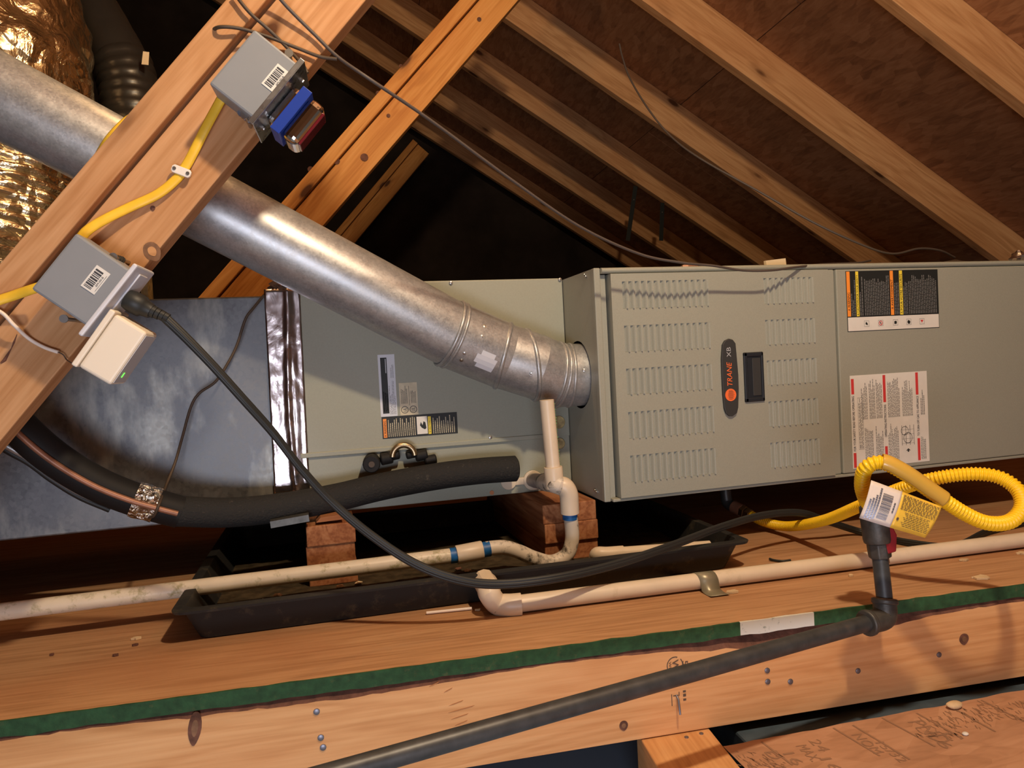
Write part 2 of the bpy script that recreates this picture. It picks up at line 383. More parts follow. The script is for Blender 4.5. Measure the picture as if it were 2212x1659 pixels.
# ---- plywood platform with its green painted front edge
S0, S1 = -1.9, 1.7
plat = thing('floor', None, None, TP(0, .6, 0)); struct(plat, 'plywood platform with green painted edge')
def pframe(z): return frame(TP(S0, 0, z), TE, TN)
MB().box((0, .0012, -.019), (S1-S0, 1.9, 0)).build('plywood_sheet', 'plywood', plat, world=pframe(0), bevel=.0008)
g = MB(); n = 240; w0, w1 = TE.dot(Tp(1592, 1338)), TE.dot(Tp(1758, 1312)); wp = MB()
for i in range(n):
    s0, s1 = S0+(S1-S0)*i/n, S0+(S1-S0)*(i+1)/n
    f_ = lambda s, q: .0035*noise.noise(V((s*30, q, 3))) + .0012*noise.noise(V((s*110, q, 5)))
    t0, t1 = f_(s0, 1), f_(s1, 1); b0, b1 = f_(s0, 9)*.8, f_(s1, 9)*.8
    tgt = wp if w0 <= (s0+s1)/2 <= w1 else g
    def pt(s, t, z): return TP(s, t, z)
    A = [pt(s0, 0, -.0195+b0), pt(s1, 0, -.0195+b1), pt(s1, 0, .0003), pt(s0, 0, .0003), pt(s1, max(.0015, .003+t1), .0004), pt(s0, max(.0015, .003+t0), .0004)]
    tgt.add(A, [(0, 1, 2, 3), (3, 2, 4, 5)])
g.build('painted_edge', 'green_paint', plat); wp.build('paint_gap', 'white_paint', plat)['label'] = 'white stretch in the green painted edge'
# ---- joist under the platform edge, with bark along its upper corner
jo = thing('floor_joist', 'long pine joist with grade stamp and bark edge under the green line', 'joist', TP(-.2, .02, -.15))
JZ = -.147
bm1, bm2 = MB(), MB(); n = 300; cut = []
for i in range(n+1):
    s = S0+(S1-S0)*i/n; q = noise.noise(V((s*3.1, 0, 0)))*.5+.5; e_ = noise.noise(V((s*26, 4, 0)))*.003 + noise.noise(V((s*75, 4, 0)))*.0018
    cut.append((s, max(.001, .002 + .020*max(0, q-.25) + .012*max(0, noise.noise(V((s*1.4, 7, 1)))) + e_ + .012*math.exp(-((s-.12)/.22)**2)*(.6+.8*noise.noise(V((s*13, 2, 2)))))))
W = frame(TP(S0, 0, 0), TE, Z_)           # local x along, y up, z toward the viewer
for i in range(n):
    (s0, c0), (s1, c1) = cut[i], cut[i+1]; a, b = s0-S0, s1-S0
    bm1.add([V((a, JZ, 0)), V((b, JZ, 0)), V((b, -.0195-c1, 0)), V((a, -.0195-c0, 0)), V((a, JZ, -.038)), V((b, JZ, -.038))], [(0, 1, 2, 3), (4, 5, 1, 0)])
    bm2.add([V((a, -.0195-c0, 0)), V((b, -.0195-c1, 0)), V((b, -.0195, -c1*.8)), V((a, -.0195, -c0*.8))], [(0, 1, 2, 3)])
bm1.build('timber', 'joist_pine', jo, world=W); bm2.build('bark_edge', 'bark', jo, world=W)
def knot(px, py, r, el, parent, off, ang=0, mats=('bark', 'rust'), name='knot'):
    c = Tp(px, py, off); u = TE*math.cos(ang)+Z_*math.sin(ang); v = -TE*math.sin(ang)+Z_*math.cos(ang)
    P = [(r*math.cos(t)*(1+.07*math.sin(2*t+1)), r*el*math.sin(t)*(1+.06*math.sin(3*t))) for t in [2*math.pi*k/18 for k in range(18)]]
    MB().prism(P, c, u, v, -TN*.0008).build(name, mats[0], parent)
    MB().prism([(a*.5, b*.5) for a, b in P], c, u, v, -TN*.0012).build(name, mats[1], parent)
knot(421, 1572, .0075, 2.9, jo, 0, -.15); knot(2082, 1380, .008, 1.1, jo, 0); knot(1347, 1567, .006, 1.2, jo, 0)
for px, py in ((684, 1537), (693, 1593), (698, 1614), (1627, 1407), (1685, 1397), (1657, 1448), (1658, 1472), (1707, 1472), (1853, 1449), (2028, 1414)):
    p = Tp(px, py); MB().tube([p+TN*.004, p-TN*.0012, p-TN*.0018], [.0042, .0042, .003], 10).build('nail', 'nail_blue', jo, smooth=40)
p = Tp(1466, 1523, -.006); MB().tube([p+Z_*.012+TN*.008, p+Z_*.008, p-Z_*.012-TN*.004], [.0016]*3, 8).build('bent_nail', 'nail_blue', jo, smooth=50)
for px, py, l_ in ((985, 1519, .010), (997, 1532, .018), (993, 1548, .012), (996, 1562, .009), (1000, 1572, .007), (968, 1491, .006), (938, 1478, .007)):   # resin streaks
    c = Tp(px, py); MB().prism([(-l_, -.0022), (-l_*.3, -.0014), (l_*.8, .0012), (l_, .0030), (l_*.3, .0014), (-l_*.5, -.0004)], c, TE, Z_, -TN*.0004).build('resin_streak', 'resin', jo)
# grade stamp, printed sideways on the joist: reads downward
u, v = -Z_, TE
def jp(px, py): return Tp(px, py, -.0004)
c = jp(1458, 1437); st = MB(); R0, R1 = .0125, .0111
for k in range(26):
    if k in (3, 4): continue
    a0, a1 = 2*math.pi*k/26, 2*math.pi*(k+1)/26
    st.add([c+TE*(r_*math.cos(a))+Z_*(r_*math.sin(a)) for r_, a in ((R1, a0), (R0, a0), (R0, a1), (R1, a1))], [(0, 1, 2, 3)])
st.build('grade_stamp', 'stamp_ink', jo)
text('W', c-TE*.0045+Z_*.008, u, v, .016, .010, 'stamp_ink', jo, name='grade_stamp'); text('WP', c-TE*.0095+Z_*.006, u, v, .012, .004, 'stamp_ink', jo, name='grade_stamp')
text('50', jp(1474, 1428)+Z_*.0, u, v, .016, .0085, 'stamp_ink', jo, name='grade_stamp'); text('®', jp(1455, 1450), u, v, .005, .005, 'stamp_ink', jo, name='grade_stamp')
st = MB(); c = jp(1450, 1500)
for a, b, w_, h_ in ((0, .0, .0012, -.017), (.003, -.002, .008, -.0015), (.0115, .002, .0012, -.006), (.018, .003, .0045, -.003), (.018, -.002, .0045, -.004), (.018, -.009, .0045, -.003)):
    st.add([c+TE*x+Z_*y for x, y in ((a, b), (a, b+h_), (a+w_, b+h_), (a+w_, b))], [(0, 1, 2, 3)])
st.build('grade_stamp', 'stamp_ink', jo)
# ---- lower cross joist and printed OSB board in the near right corner
c0 = Zp(1385, 1597, -.149); c1 = Zp(1532, 1574, -.149); d_ = (Zp(1600, 1659, -.149)-c1).normalized()
W = frame((c0+c1)/2, d_, (c1-c0))
o = MB().box((-.02, -(c0-c1).length/2, -.12), (.9, (c0-c1).length/2, 0)).build('cross_joist', 'joist_pine', bevel=.002, world=W)
tag(o, 'short lower joist running towards the viewer beneath the long joist', 'joist')
for px, py in ((1483, 1593), (1515, 1585)):
    p = Zp(px, py, -.149); MB().tube([p-Z_*.003, p+Z_*.001], .0032, 8).build('nail', 'nail_blue', o)
LZ = -.150
a, b = Zp(1562, 1612, LZ), Zp(2212, 1490, LZ); eu = (b-a).normalized(); ev = V((eu.y, -eu.x, 0))
lo = thing('osb_board', 'printed OSB floor board in the lower right corner', 'board', a+eu*.4+ev*.3)
bt = MB().box((TE.dot(c1)+.045, -.08, -.06), (1.4, .34, 0), frame(TP(0, -.12, -.1635), TE, TN)).build('gap_surface', 'gap_tone', bevel=.004); tag(bt, 'added blue grey surface giving the gap below the long joist its tone', 'insulation')
bm = MB(); N = 70; Lb = 1.1
top, fr = [], []
for i in range(N+1):
    s = Lb*i/N; e_ = .004*noise.noise(V((s*18, 0, 2)))+.0022*noise.noise(V((s*70, 0, 2)))
    top.append(a+eu*s-ev*e_); fr.append(a+eu*s+ev*.9)
bm.add(top+fr+[p-Z_*.011 for p in top], [(i, N+1+i, N+2+i, i+1) for i in range(N)]+[(2*N+2+i, i, i+1, 2*N+3+i) for i in range(N)])
bm.build('panel', 'osb_floor', lo)
# print on the board: rules, words and arrows that run towards the viewer
pd = (Zp(2010, 1590, LZ)-Zp(1850, 1478, LZ)); pd.normalize(); pv = V((-pd.y, pd.x, 0))
pr = MB()
def rule(x0, y0, x1, y1, w=.0032):
    p, q = Zp(x0, y0, LZ+.0005), Zp(x1, y1, LZ+.0005); d = (q-p).normalized(); e = V((-d.y, d.x, 0))*w/2; pr.add([p-e, q-e, q+e, p+e], [(0, 1, 2, 3)])
for r_ in ((1645, 1602, 1712, 1652), (1800, 1572, 1900, 1632), (1842, 1566, 1965, 1640), (1905, 1550, 2020, 1612), (1980, 1540, 2080, 1595), (2060, 1530, 2150, 1580), (2120, 1512, 2212, 1558)): rule(*r_)
for _ in range(260):                       # worn fine print in the fields between the rules
    x, y = random.choice([(1632, 1640, 40, 18), (2020, 1565, 60, 30), (2080, 1545, 60, 26), (2150, 1530, 50, 24)])[:2]; x += random.uniform(-45, 60); y += random.uniform(-18, 26)
    rule(x, y, x+random.uniform(3, 12), y+random.uniform(2, 8), .0012)
pr.build('rules', 'osb_ink', lo)['kind'] = 'stuff'
def otext(s, x, y, W, H): text(s, Zp(x, y, LZ), pd, pv, W, H, 'osb_ink', lo, name='printing')
for s, x, y, W_, H_ in (('D', 1650, 1625, .02, .018), ('16', 1690, 1628, .03, .016), ('MAX.', 1718, 1612, .04, .016), ('24', 1745, 1600, .03, .016), ('NOM', 1838, 1588, .05, .016), ('15/32', 1890, 1605, .05, .013), ('PND', 1960, 1560, .06, .024), ('16', 1770, 1640, .03, .016), ('16', 2000, 1590, .035, .016), ('C', 2030, 1585, .02, .02)):
    otext(s, x, y, W_, H_)
# ---- T-braced truss webs
def brace(name, label, off, e0, e1, mat, extra=.4, w1=.089, w2=.038, proud=.014, ext=(.4, .4)):
    """e0,e1: pixels on the right-hand edge of the flat board, low end first"""
    a, b = Tp(*e0, off), Tp(*e1, off); d = (b-a).normalized(); a = a-d*ext[0]; b = b+d*ext[1]
    if b.z > under(TE.dot(b))-.09: b = a+d*((Z0-TE.dot(a)*TANS-a.z)/(d.z+TE.dot(d)*TANS)-.10)
    if a.z < .0: a = a-d*(a.z/d.z)
    left = TN.cross(d); left = left if left.x < 0 else -left
    t = thing(name, label, 'truss web', a+left*.06, 'braced truss webs')
    p = a+left*(w1/2)+TN*.019; q = b+left*(w1/2)+TN*.019
    board('flat_board', p, q, left, w1, .038, mat, t, bevel=.002)
    k = w1+.0035+w2/2; board('edge_board', a+left*k+TN*(.0445-proud), b+left*k+TN*(.0445-proud), left, w2, .089, mat, t, bevel=.002)
    return t, a, d, left
B1 = .085
beam, bA, bD, bL = brace('truss_brace', 'near diagonal double brace carrying the two grey electrical boxes', B1, (0, 953), (790, 0), 'pine')
brace('truss_brace', 'middle diagonal double brace of warm pine behind the flue pipe', 1.31, (700, 485), (1119.5, 0), 'brace_pine', ext=(1.6, .5))
brace('truss_brace', 'far diagonal double brace ending in the dark', 3.70, (769, 521), (985, 262), 'brace_pine', ext=(2.6, .02))
for px, py, r_ in ((727, 348, .010), (787, 340, .012), (671, 366, .009), (839, 250, .006), (1035, 42, .007), (866, 143, .006), (817, 202, .008)):
    c = Tp(px, py, 1.309); MB().tube([c, c-TN*.0015], r_, 12).build('knot', 'bark', bpy.data.objects['truss_brace.001'])
knot(329, 543, .010, 1.35, beam, B1, .5, ('rust', 'rafter_pine')); knot(330, 450, .003, 1.2, beam, B1, 0, ('bark', 'bark'))
p = Tp(15, 785, B1); MB().tube([Tp(37, 722, B1), Tp(30, 740, B1), Tp(25, 752, B1), Tp(10, 778, B1), Tp(2, 784, B1)], [.0004, .0013, .0006, .0022, .0012], 6).build('crack', 'bark', beam)
# ================================================================== FURNACE
ZF, ZT = .12, .5645
fu = thing('furnace', 'beige grey gas furnace lying on its side with louvred door', 'furnace', V((.6, .35, .12)))
FX1, FD = 1.10, .71
cb = MB()
HY, HZ, HR = .108, .363, .069
# cabinet shell: left side built as a ring round the flue hole
ring = [(HY+HR*math.cos(2*math.pi*k/32), HZ+HR*math.sin(2*math.pi*k/32)) for k in range(32)]
def sq(k):
    a = 2*math.pi*k/32; c_, s_ = math.cos(a), math.sin(a); t_ = 1/max(abs(c_), abs(s_))
    return (HY+.1*c_*t_, HZ+.1*s_*t_)
V0 = [V((0, y, z)) for y, z in ring]+[V((0, *sq(k))) for k in range(32)]
cb.add(V0, [(k, 32+k, 32+(k+1) % 32, (k+1) % 32) for k in range(32)])
y0, y1, z0, z1 = HY-.1, HY+.1, HZ-.1, HZ+.1
def quad(a, b, c, d): cb.add([V((0, *a)), V((0, *b)), V((0, *c)), V((0, *d))], [(0, 1, 2, 3)])
quad((0, ZF), (0, ZT), (y0, ZT), (y0, ZF)); quad((y1, ZF), (y1, ZT), (FD, ZT), (FD, ZF)); quad((y0, ZF), (y0, z0), (y1, z0), (y1, ZF)); quad((y0, z1), (y0, ZT), (y1, ZT), (y1, z1))
cb.box((.001, .006, ZF), (FX1, FD, ZF+.0015)); cb.box((.001, .004, ZT-.0015), (FX1, FD, ZT)); cb.box((FX1-.002, 0, ZF), (FX1, FD, ZT)); cb.box((0, FD-.002, ZF), (FX1, FD, ZT))
cb.build('cabinet', 'cabinet', fu)
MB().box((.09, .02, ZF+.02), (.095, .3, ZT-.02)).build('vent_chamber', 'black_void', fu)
MB().tube([V((.0, HY, HZ)), V((.008, HY, HZ))], HR+.0005, 32, caps=False).build('flue_collar', 'black_void', fu)
# front frame: corner post, recessed strip, rolled top and bottom lips
MB().box((-.0006, -.0005, ZF-.0006), (.0125, .014, ZT+.0006)).build('corner_post', 'cabinet', fu, bevel=.002)
MB().box((.0125, .004, ZF+.003), (.024, .02, ZT-.012)).build('frame_strip', 'cabinet', fu, bevel=.001)
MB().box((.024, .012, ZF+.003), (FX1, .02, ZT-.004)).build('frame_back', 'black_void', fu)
tl = [V((.0128, -.002, ZT-.0055)), V((FX1, -.002, ZT-.0055))]
MB().tube(tl, .0058, 14, sq=(1, 1.3)).build('top_lip', 'cabinet', fu, smooth=60)
MB().box((.013, -.010, ZF), (FX1, .01, ZF+.006)).build('bottom_lip', 'cabinet', fu, bevel=.0015)
# louvred door with real openings
YD = -.014; DX0, DX1 = .0275, .5085; DZ0, DZ1 = ZF+.007, ZT-.0125
rows = [(.5370, .4855), (.4535, .4035), (.3720, .3225), (.2895, .2385), (.2065, .1555)]
P_ = .01315
cols = [(.0500+P_*i, .0500+P_*i+.0104) for i in range(14)] + [(.3562+P_*i, .3562+P_*i+.0104) for i in range(9)]
xs = sorted({DX0, DX1, *[c for ab in cols for c in ab]}); zs = sorted({DZ0, DZ1, *[c for ab in rows for c in ab]})
dm = MB()
for i in range(len(xs)-1):
    for j in range(len(zs)-1):
        xm, zm = (xs[i]+xs[i+1])/2, (zs[j]+zs[j+1])/2
        if any(a < xm < b for a, b in cols) and any(b < zm < a for a, b in rows): continue
        dm.add([V((xs[i], YD, zs[j])), V((xs[i+1], YD, zs[j])), V((xs[i+1], YD, zs[j+1])), V((xs[i], YD, zs[j+1]))], [(0, 1, 2, 3)])
E1 = .0018
for A in (((DX0, DZ0), (DX0, DZ1)), ((DX0, DZ1), (DX1, DZ1)), ((DX1, DZ1), (DX1, DZ0)), ((DX1, DZ0), (DX0, DZ0))):
    (a, b), (c_, d_) = A; dm.add([V((a, YD, b)), V((c_, YD, d_)), V((c_, .012, d_)), V((a, .012, b))], [(0, 1, 2, 3)])
door = dm.build('door', 'cabinet', fu)
door['label'] = 'louvred furnace door'
# one louvre plate, shared by all: slanted from inside on the left to proud on the right, with end walls
lh = .0515; lw = .0104
prof = [(0, .0056), (.0024, .0050), (.0058, .0010), (.0078, -.0024), (.0092, -.0029), (.0104, 0)]
lm = MB()
lm.add([V((x, y, 0)) for x, y in prof]+[V((x, y, -lh)) for x, y in prof], [(i, i+6, i+7, i+1) for i in range(5)])
lm.add([V((x, y, 0)) for x, y in prof[:3]]+[V((.0070, 0, 0)), V((0, 0, 0))], [(0, 1, 2, 3, 4)]); lm.add([V((x, y, -lh)) for x, y in prof[:3]]+[V((.0070, 0, -lh)), V((0, 0, -lh))], [(4, 3, 2, 1, 0)])
lm.add([V((x, y, 0)) for x, y in prof[3:]]+[V((.0070, 0, 0))], [(0, 1, 2, 3)]); lm.add([V((x, y, -lh)) for x, y in prof[3:]]+[V((.0070, 0, -lh))], [(3, 2, 1, 0)])
lm.add([V((0, 0, 0)), V((0, .0056, 0)), V((0, .0056, -lh)), V((0, 0, -lh))], [(0, 1, 2, 3)])
lme = lm.mesh('louvre', 'cabinet'); lme.polygons.foreach_set('use_smooth', [True]*len(lme.polygons)); lme.set_sharp_from_angle(angle=math.radians(50))
for za, zb in rows:
    for xa, xb in cols:
        W = Matrix.Translation((xa, YD, za)) @ Matrix.Diagonal((1, 1, (za-zb)/lh, 1))
        link('louvre', lme, door, world=W)
# badge
def fz(px, py): p = Yp(px, py, YD); return p.x, p.z
bp_ = [(1558, 745), (1563, 736), (1572, 732), (1580, 734), (1586, 742), (1589, 775), (1592, 810), (1593, 840), (1592, 880), (1589, 892), (1580, 899), (1573, 899), (1566, 893), (1562, 882), (1559, 850), (1557, 810), (1556, 775)]
bd = MB().prism([fz(*q) for q in bp_], V((0, YD, 0)), X_, Z_, -Y_*.0055).build('badge', 'badge', door, bevel=.0012); bd['label'] = 'dark oval badge reading TRANE XB'
YB = YD-.0056
def bo(px, py): p = Yp(px, py, YB); return V((p.x, YB, p.z))
a = bo(1582.0, 833); text('TRANE', a, Z_, -X_, bo(1577, 782).z-a.z, .0110, 'orange_print', bd, shear=.22)
a = bo(1578.8, 771); text('XB', a, Z_, -X_, bo(1574, 750).z-a.z, .0092, 'grey_print', bd)
c = bo(1578.5, 853); MB().prism([(.0122*math.cos(2*math.pi*k/28), .0122*math.sin(2*math.pi*k/28)) for k in range(28)], c, X_, Z_, -Y_*.0003).build('logo_disc', 'orange_print', bd)
lg = MB()
for k in range(11):
    z_ = (k-5)*.0017; w_ = .006-abs(k-5)*.0004; lg.add([c+V((a_, -.0005, z_+b_)) for a_, b_ in ((-w_, -.0003), (w_+.002*(k % 2), -.0003), (w_+.002*(k % 2), .0003), (-w_, .0003))], [(0, 1, 2, 3)])
lg.build('logo_lines', 'badge', bd)
# recessed pull handle
hx0, hz1 = fz(1604, 762); hx1, hz0 = fz(1651, 866)
h = MB(); o_ = .004; iw = .0085
for lo_, hi_ in (((hx0, YD-.004, hz0), (hx0+iw, YD+.001, hz1)), ((hx1-iw*.7, YD-.004, hz0), (hx1, YD+.001, hz1)), ((hx0, YD-.004, hz0), (hx1, YD+.001, hz0+iw)), ((hx0, YD-.004, hz1-iw), (hx1, YD+.001, hz1))): h.box(lo_, hi_)
ho = h.build('handle_frame', 'handle_black', door, bevel=.002)
MB().box((hx0+.004, YD-.0015, hz0+.004), (hx1-.004, YD+.0005, hz1-.004)).build('handle_pocket', 'handle_black', ho)
MB().box((hx0+.019, YD-.003, hz0+.012), (hx1-.007, YD-.0012, hz1-.012)).build('handle_grip', 'badge', ho, bevel=.0008)
# blower door on the right
MB().box((.5085, -.006, ZF+.006), (.530, .01, ZT-.012)).build('door_ridge', 'cabinet', fu, bevel=.003, seg=3)
bdr = MB().box((.5315, -.010, ZF+.007), (FX1-.004, .01, ZT-.0125)).build('blower_door', 'cabinet', fu, bevel=.0025, seg=3)
for px, py in ((1264, 593), (1267, 597)): screw(Xp(px, py, 0), -X_, .0028, fu)
for px, py in ((1287, 1058), (1290, 1062)): screw(Xp(px, py, 0), -X_, .0028, fu)
# warning label (text runs upward: reading direction +Z, lines stacked to the right)
YL = -.010
def lab(px, py, Y=YL): return Yp(px, py, Y)
a = lab(1831, 717); b = lab(2029, 711); c = lab(1826, 586)
Wd, Hd = c.z-a.z, b.x-a.x
L1 = Label('warning_label', V((b.x, YL, a.z)), Z_, -X_, Wd, Hd, 'black_print', bdr, label='black warning label with orange and yellow bands')
def L1x(px): return Hd*(1-(px-1829)/199.0)         # position across the lines
zs_ = Wd*.235
L1.rect(.0012, .0012, zs_, Hd-.0012, 'label_white')
for px0, px1, mat_, t_ in ((1830, 1837, 'warn_orange', '▲ WARNING'), (1849, 1855, 'yellow_print', '▲ CAUTION-FOR YOUR SAFETY'), (1922, 1929, 'warn_orange', '▲ AVERTISSEMENT'), (1942, 1949, 'yellow_print', '▲ POUR VOTRE SECURITE')):
    v0, v1 = L1x(px1), L1x(px0); L1.rect(zs_+.002, v0, Wd-.001, v1, mat_); n_ = len(t_)
    L1.text(t_.replace('▲', 'A'), zs_+.014 if n_ < 16 else zs_+.004, v0+.0012, zs_+.014+n_*.0042 if n_ < 16 else Wd-.008, v1-.001, 'black_print')
for p0, p1, n_, e_ in ((1838, 1848, 3, .55), (1856, 1864, 2, .3), (1866, 1920, 15, .08), (1930, 1941, 3, .5), (1950, 1960, 3, .2), (1961, 2024, 17, .06)):
    L1.lines(zs_+.003, L1x(p1), Wd-.010, L1x(p0), n_, 'faint_ink', .45, e_+.12)
for px, mat_ in ((1869, 'black_print'), (1899, 'red_print'), (1931, 'black_print'), (1960, 'black_print'), (1989, 'red_print')):
    v_ = L1x(px); cu_ = zs_*.52; q = .0062
    for A in ((-q, -q, q, -q+.0006), (-q, q-.0006, q, q), (-q, -q, -q+.0006, q), (q-.0006, -q, q, q)): L1.rect(cu_+A[0], v_+A[1], cu_+A[2], v_+A[3], 'faint_ink', .0004)
    pts = {1869: [(-.003, -.003), (.001, -.002), (.004, .001), (.001, .003), (-.002, .002)], 1931: [(-.0035, -.002), (0, -.0035), (.0035, -.002), (.003, .003), (-.003, .0035)], 1960: [(-.004, -.003), (.002, -.004), (.004, .002), (0, .004), (-.004, .002)], 1989: [(-.003, 0), (.003, -.004), (.003, .004)]}.get(px)
    if pts: L1.poly([(cu_+a_, v_+b_) for a_, b_ in pts], mat_, .0004)
    else:
        for k in range(16):
            t0, t1 = 2*math.pi*k/16, 2*math.pi*(k+1)/16
            L1.poly([(cu_+r_*math.cos(t_), v_+r_*math.sin(t_)) for r_, t_ in ((.0036, t0), (.005, t0), (.005, t1), (.0036, t1))], mat_, .0004)
        L1.poly([(cu_-.004, v_-.003), (cu_-.003, v_-.004), (cu_+.004, v_+.003), (cu_+.003, v_+.004)], mat_, .0004); L1.rect(cu_-.002, v_-.001, cu_+.002, v_+.001, 'black_print', .0005)
L1.done()
# operating instructions label
a = lab(1843, 1013); b = lab(2008, 1001); c = lab(1835, 812)
Wd, Hd = c.z-a.z, b.x-a.x
L2 = Label('instruction_label', V((b.x, YL, a.z)), Z_, -X_, Wd, Hd, 'label_white', bdr, label='white operating instruction label with red blocks')
def LX(f): return Hd*(1-f)
for f0, f1, segs, t_, (ta, tb) in ((.01, .045, ((.01, .17), (.80, .965)), 'FOR YOUR SAFETY READ BEFORE OPERATING', (.19, .78)), (.415, .45, ((.01, .21), (.69, .985)), 'OPERATING INSTRUCTIONS', (.31, .665)), (.845, .88, ((.02, .265), (.745, .99)), 'TO TURN OFF GAS TO APPLIANCE', (.29, .73))):
    for u0, u1 in segs: L2.rect(Wd*u0, LX(f1), Wd*u1, LX(f0), 'red_print')
    L2.text(t_, Wd*ta, LX(f1)+.0006, Wd*tb, LX(f0)-.0006, 'ink')
L2.rect(Wd*.2, LX(.085), Wd*.76, LX(.083), 'ink'); L2.rect(Wd*.2, LX(.150), Wd*.76, LX(.148), 'ink'); L2.rect(Wd*.2, LX(.15), Wd*.203, LX(.083), 'ink'); L2.rect(Wd*.757, LX(.15), Wd*.76, LX(.083), 'ink')
L2.lines(Wd*.21, LX(.145), Wd*.75, LX(.09), 4, 'ink', .42, .1)
for u0, u1, f0, f1, n_ in ((.04, .44, .16, .27, 7), (.04, .44, .30, .40, 6), (.52, .95, .13, .21, 5), (.52, .95, .23, .31, 5), (.52, .97, .32, .40, 5), (.03, .45, .46, .60, 9), (.52, .96, .47, .63, 10), (.52, .93, .66, .80, 9), (.03, .34, .89, .96, 4), (.52, .80, .90, .96, 3)):
    L2.lines(Wd*u0, LX(f1), Wd*u1, LX(f0), n_, 'ink', .40, .35)
for q in range(4): L2.rect(Wd*(.22+.05*q), LX(.80), Wd*(.222+.05*q), LX(.64), 'ink')
for q in range(4): L2.rect(Wd*.20, LX(.64+.053*q), Wd*.42, LX(.645+.053*q), 'ink')
for cx, cy, rr_ in ((.28, .72, .06), (.36, .68, .05)):
    for k in range(18):
        t0, t1 = 2*math.pi*k/18, 2*math.pi*(k+1)/18
        L2.poly([(Wd*cx+Wd*r_*math.cos(t_), LX(cy)+Wd*r_*math.sin(t_)) for r_, t_ in ((rr_*.9, t0), (rr_, t0), (rr_, t1), (rr_*.9, t1))], 'ink')
L2.poly([(Wd*.165, LX(.72)), (Wd*.14, LX(.75)), (Wd*.14, LX(.69))], 'ink'); L2.rect(Wd*.125, LX(.73), Wd*.142, LX(.71), 'ink')
L2.done()

# ================================================================== COIL CABINET
YC = .18
co = thing('coil_cabinet', 'grey green evaporator coil cabinet between plenum and furnace', 'coil cabinet', V((-.28, .4, .12)))
CX0, CX1 = -.555, -.0015
MB().box((CX0, YC, ZF), (CX1, .66, ZT+.004)).build('body', 'coil_paint', co, bevel=.0015)
zs_ = Yp(900, 972, YC).z
MB().box((CX0, YC-.0025, zs_+.004), (CX1, YC+.001, ZT+.002)).build('upper_panel', 'coil_paint', co, bevel=.001)
MB().box((CX0, YC-.0055, zs_+.002), (CX1-.05, YC+.001, zs_+.012)).build('panel_flange', 'coil_paint', co, bevel=.002, seg=3)
for px, py in ((974, 611), (1209, 604), (860, 963), (1059, 945), (702, 622)): screw(Yp(px, py, YC-.003), -Y_, .0042, co)
for px, py, r_ in ((1207, 912, .0135), (1209, 958, .0115)):
    p = Yp(px, py, YC-.003); MB().tube([p+Y_*.002, p-Y_*.002], r_, 20, caps=False).tube([p, p-Y_*.0012], r_*.98, 20).build('knockout_plug', 'fiberglass', co, smooth=40)
p = Yp(1062, 1064, YC); MB().tube([p, p-Y_*.003], .0045, 12).build('rubber_grommet', 'copper', co)
# drain port plate: two bosses joined by a bar
pp = MB(); c0, c1 = Yp(1150, 1037, YC), Yp(1098, 1040, YC)
pp.tube([c0, c0-Y_*.006], .021, 22); pp.tube([c1, c1-Y_*.005], .017, 22); pp.box((c1.x, YC-.004, c0.z-.007), (c0.x, YC, c0.z+.008))
pp.build('drain_plate', 'pvc', co, smooth=35, bevel=.001)
# labels on the coil panel
YK = YC-.0026
def kl(px, py): return Yp(px, py, YK)
def lab_at(name, bl, br, tl, mat, text_):
    a, b, c = kl(*bl), kl(*br), kl(*tl)
    l = Label(name, V((b.x, YK, (a.z+b.z)/2)), Z_, -X_, c.z-a.z, b.x-a.x, mat, co, label=text_); return l
K = lab_at('rating_label', (823, 901), (859, 898), (813, 767), 'label_cool', 'white rating label with black band')
K.rect(.006, K.H*.48, K.W-.006, K.H*.86, 'black_print'); K.lines(.01, K.H*.52, K.W*.42, K.H*.82, 3, 'label_cool', .4, .2); K.rect(K.W*.70, K.H*.54, K.W*.93, K.H*.58, 'label_cool', .0004)
K.lines(.004, .002, K.W*.6, K.H*.44, 6, 'ink', .3, .5); K.lines(K.W*.62, .003, K.W*.95, K.H*.3, 3, 'ink', .3, .6); K.done()
K = lab_at('listing_label', (865, 898), (904, 895), (859, 828), 'label_beige', 'stained beige listing label with two round marks')
K.lines(K.W*.36, K.H*.55, K.W*.92, K.H*.92, 5, 'ink', .4, .3); K.lines(K.W*.36, K.H*.08, K.W*.75, K.H*.38, 4, 'ink', .4, .2); K.rect(K.W*.30, K.H*.455, K.W*.9, K.H*.475, 'ink')
for f_ in (.27, .74):
    for k in range(20):
        t0, t1 = 2*math.pi*k/20, 2*math.pi*(k+1)/20; r0 = K.H*.17
        K.poly([(K.W*.17+r_*math.cos(t_), K.H*f_+r_*math.sin(t_)) for r_, t_ in ((r0, t0), (r0*1.2, t0), (r0*1.2, t1), (r0, t1))], 'ink')
    K.text('UL', K.W*.11, K.H*(f_-.09), K.W*.23, K.H*(f_+.09), 'ink')
K.done()
K = lab_at('caution_label', (827, 950), (989, 934), (823, 903), 'black_print', 'black caution label with orange and yellow bands')
W_, H_ = K.W, K.H
K.rect(.002, H_*.94, W_-.004, H_*.985, 'warn_orange'); K.text('A WARNING', .004, H_*.947, W_-.008, H_*.978, 'black_print')
K.lines(.003, H_*.56, W_*.93, H_*.93, 14, 'label_beige', .4, .35)
K.rect(.004, H_*.405, W_-.004, H_*.545, 'label_white')
K.poly([(W_*.3, H_*.44), (W_*.36, H_*.42), (W_*.62, H_*.43), (W_*.68, H_*.455), (W_*.5, H_*.47), (W_*.66, H_*.49), (W_*.5, H_*.505), (W_*.38, H_*.48)], 'black_print', .0004)
K.rect(.003, H_*.355, W_-.005, H_*.395, 'yellow_print'); K.text('A CAUTION', .006, H_*.361, W_-.014, H_*.389, 'black_print')
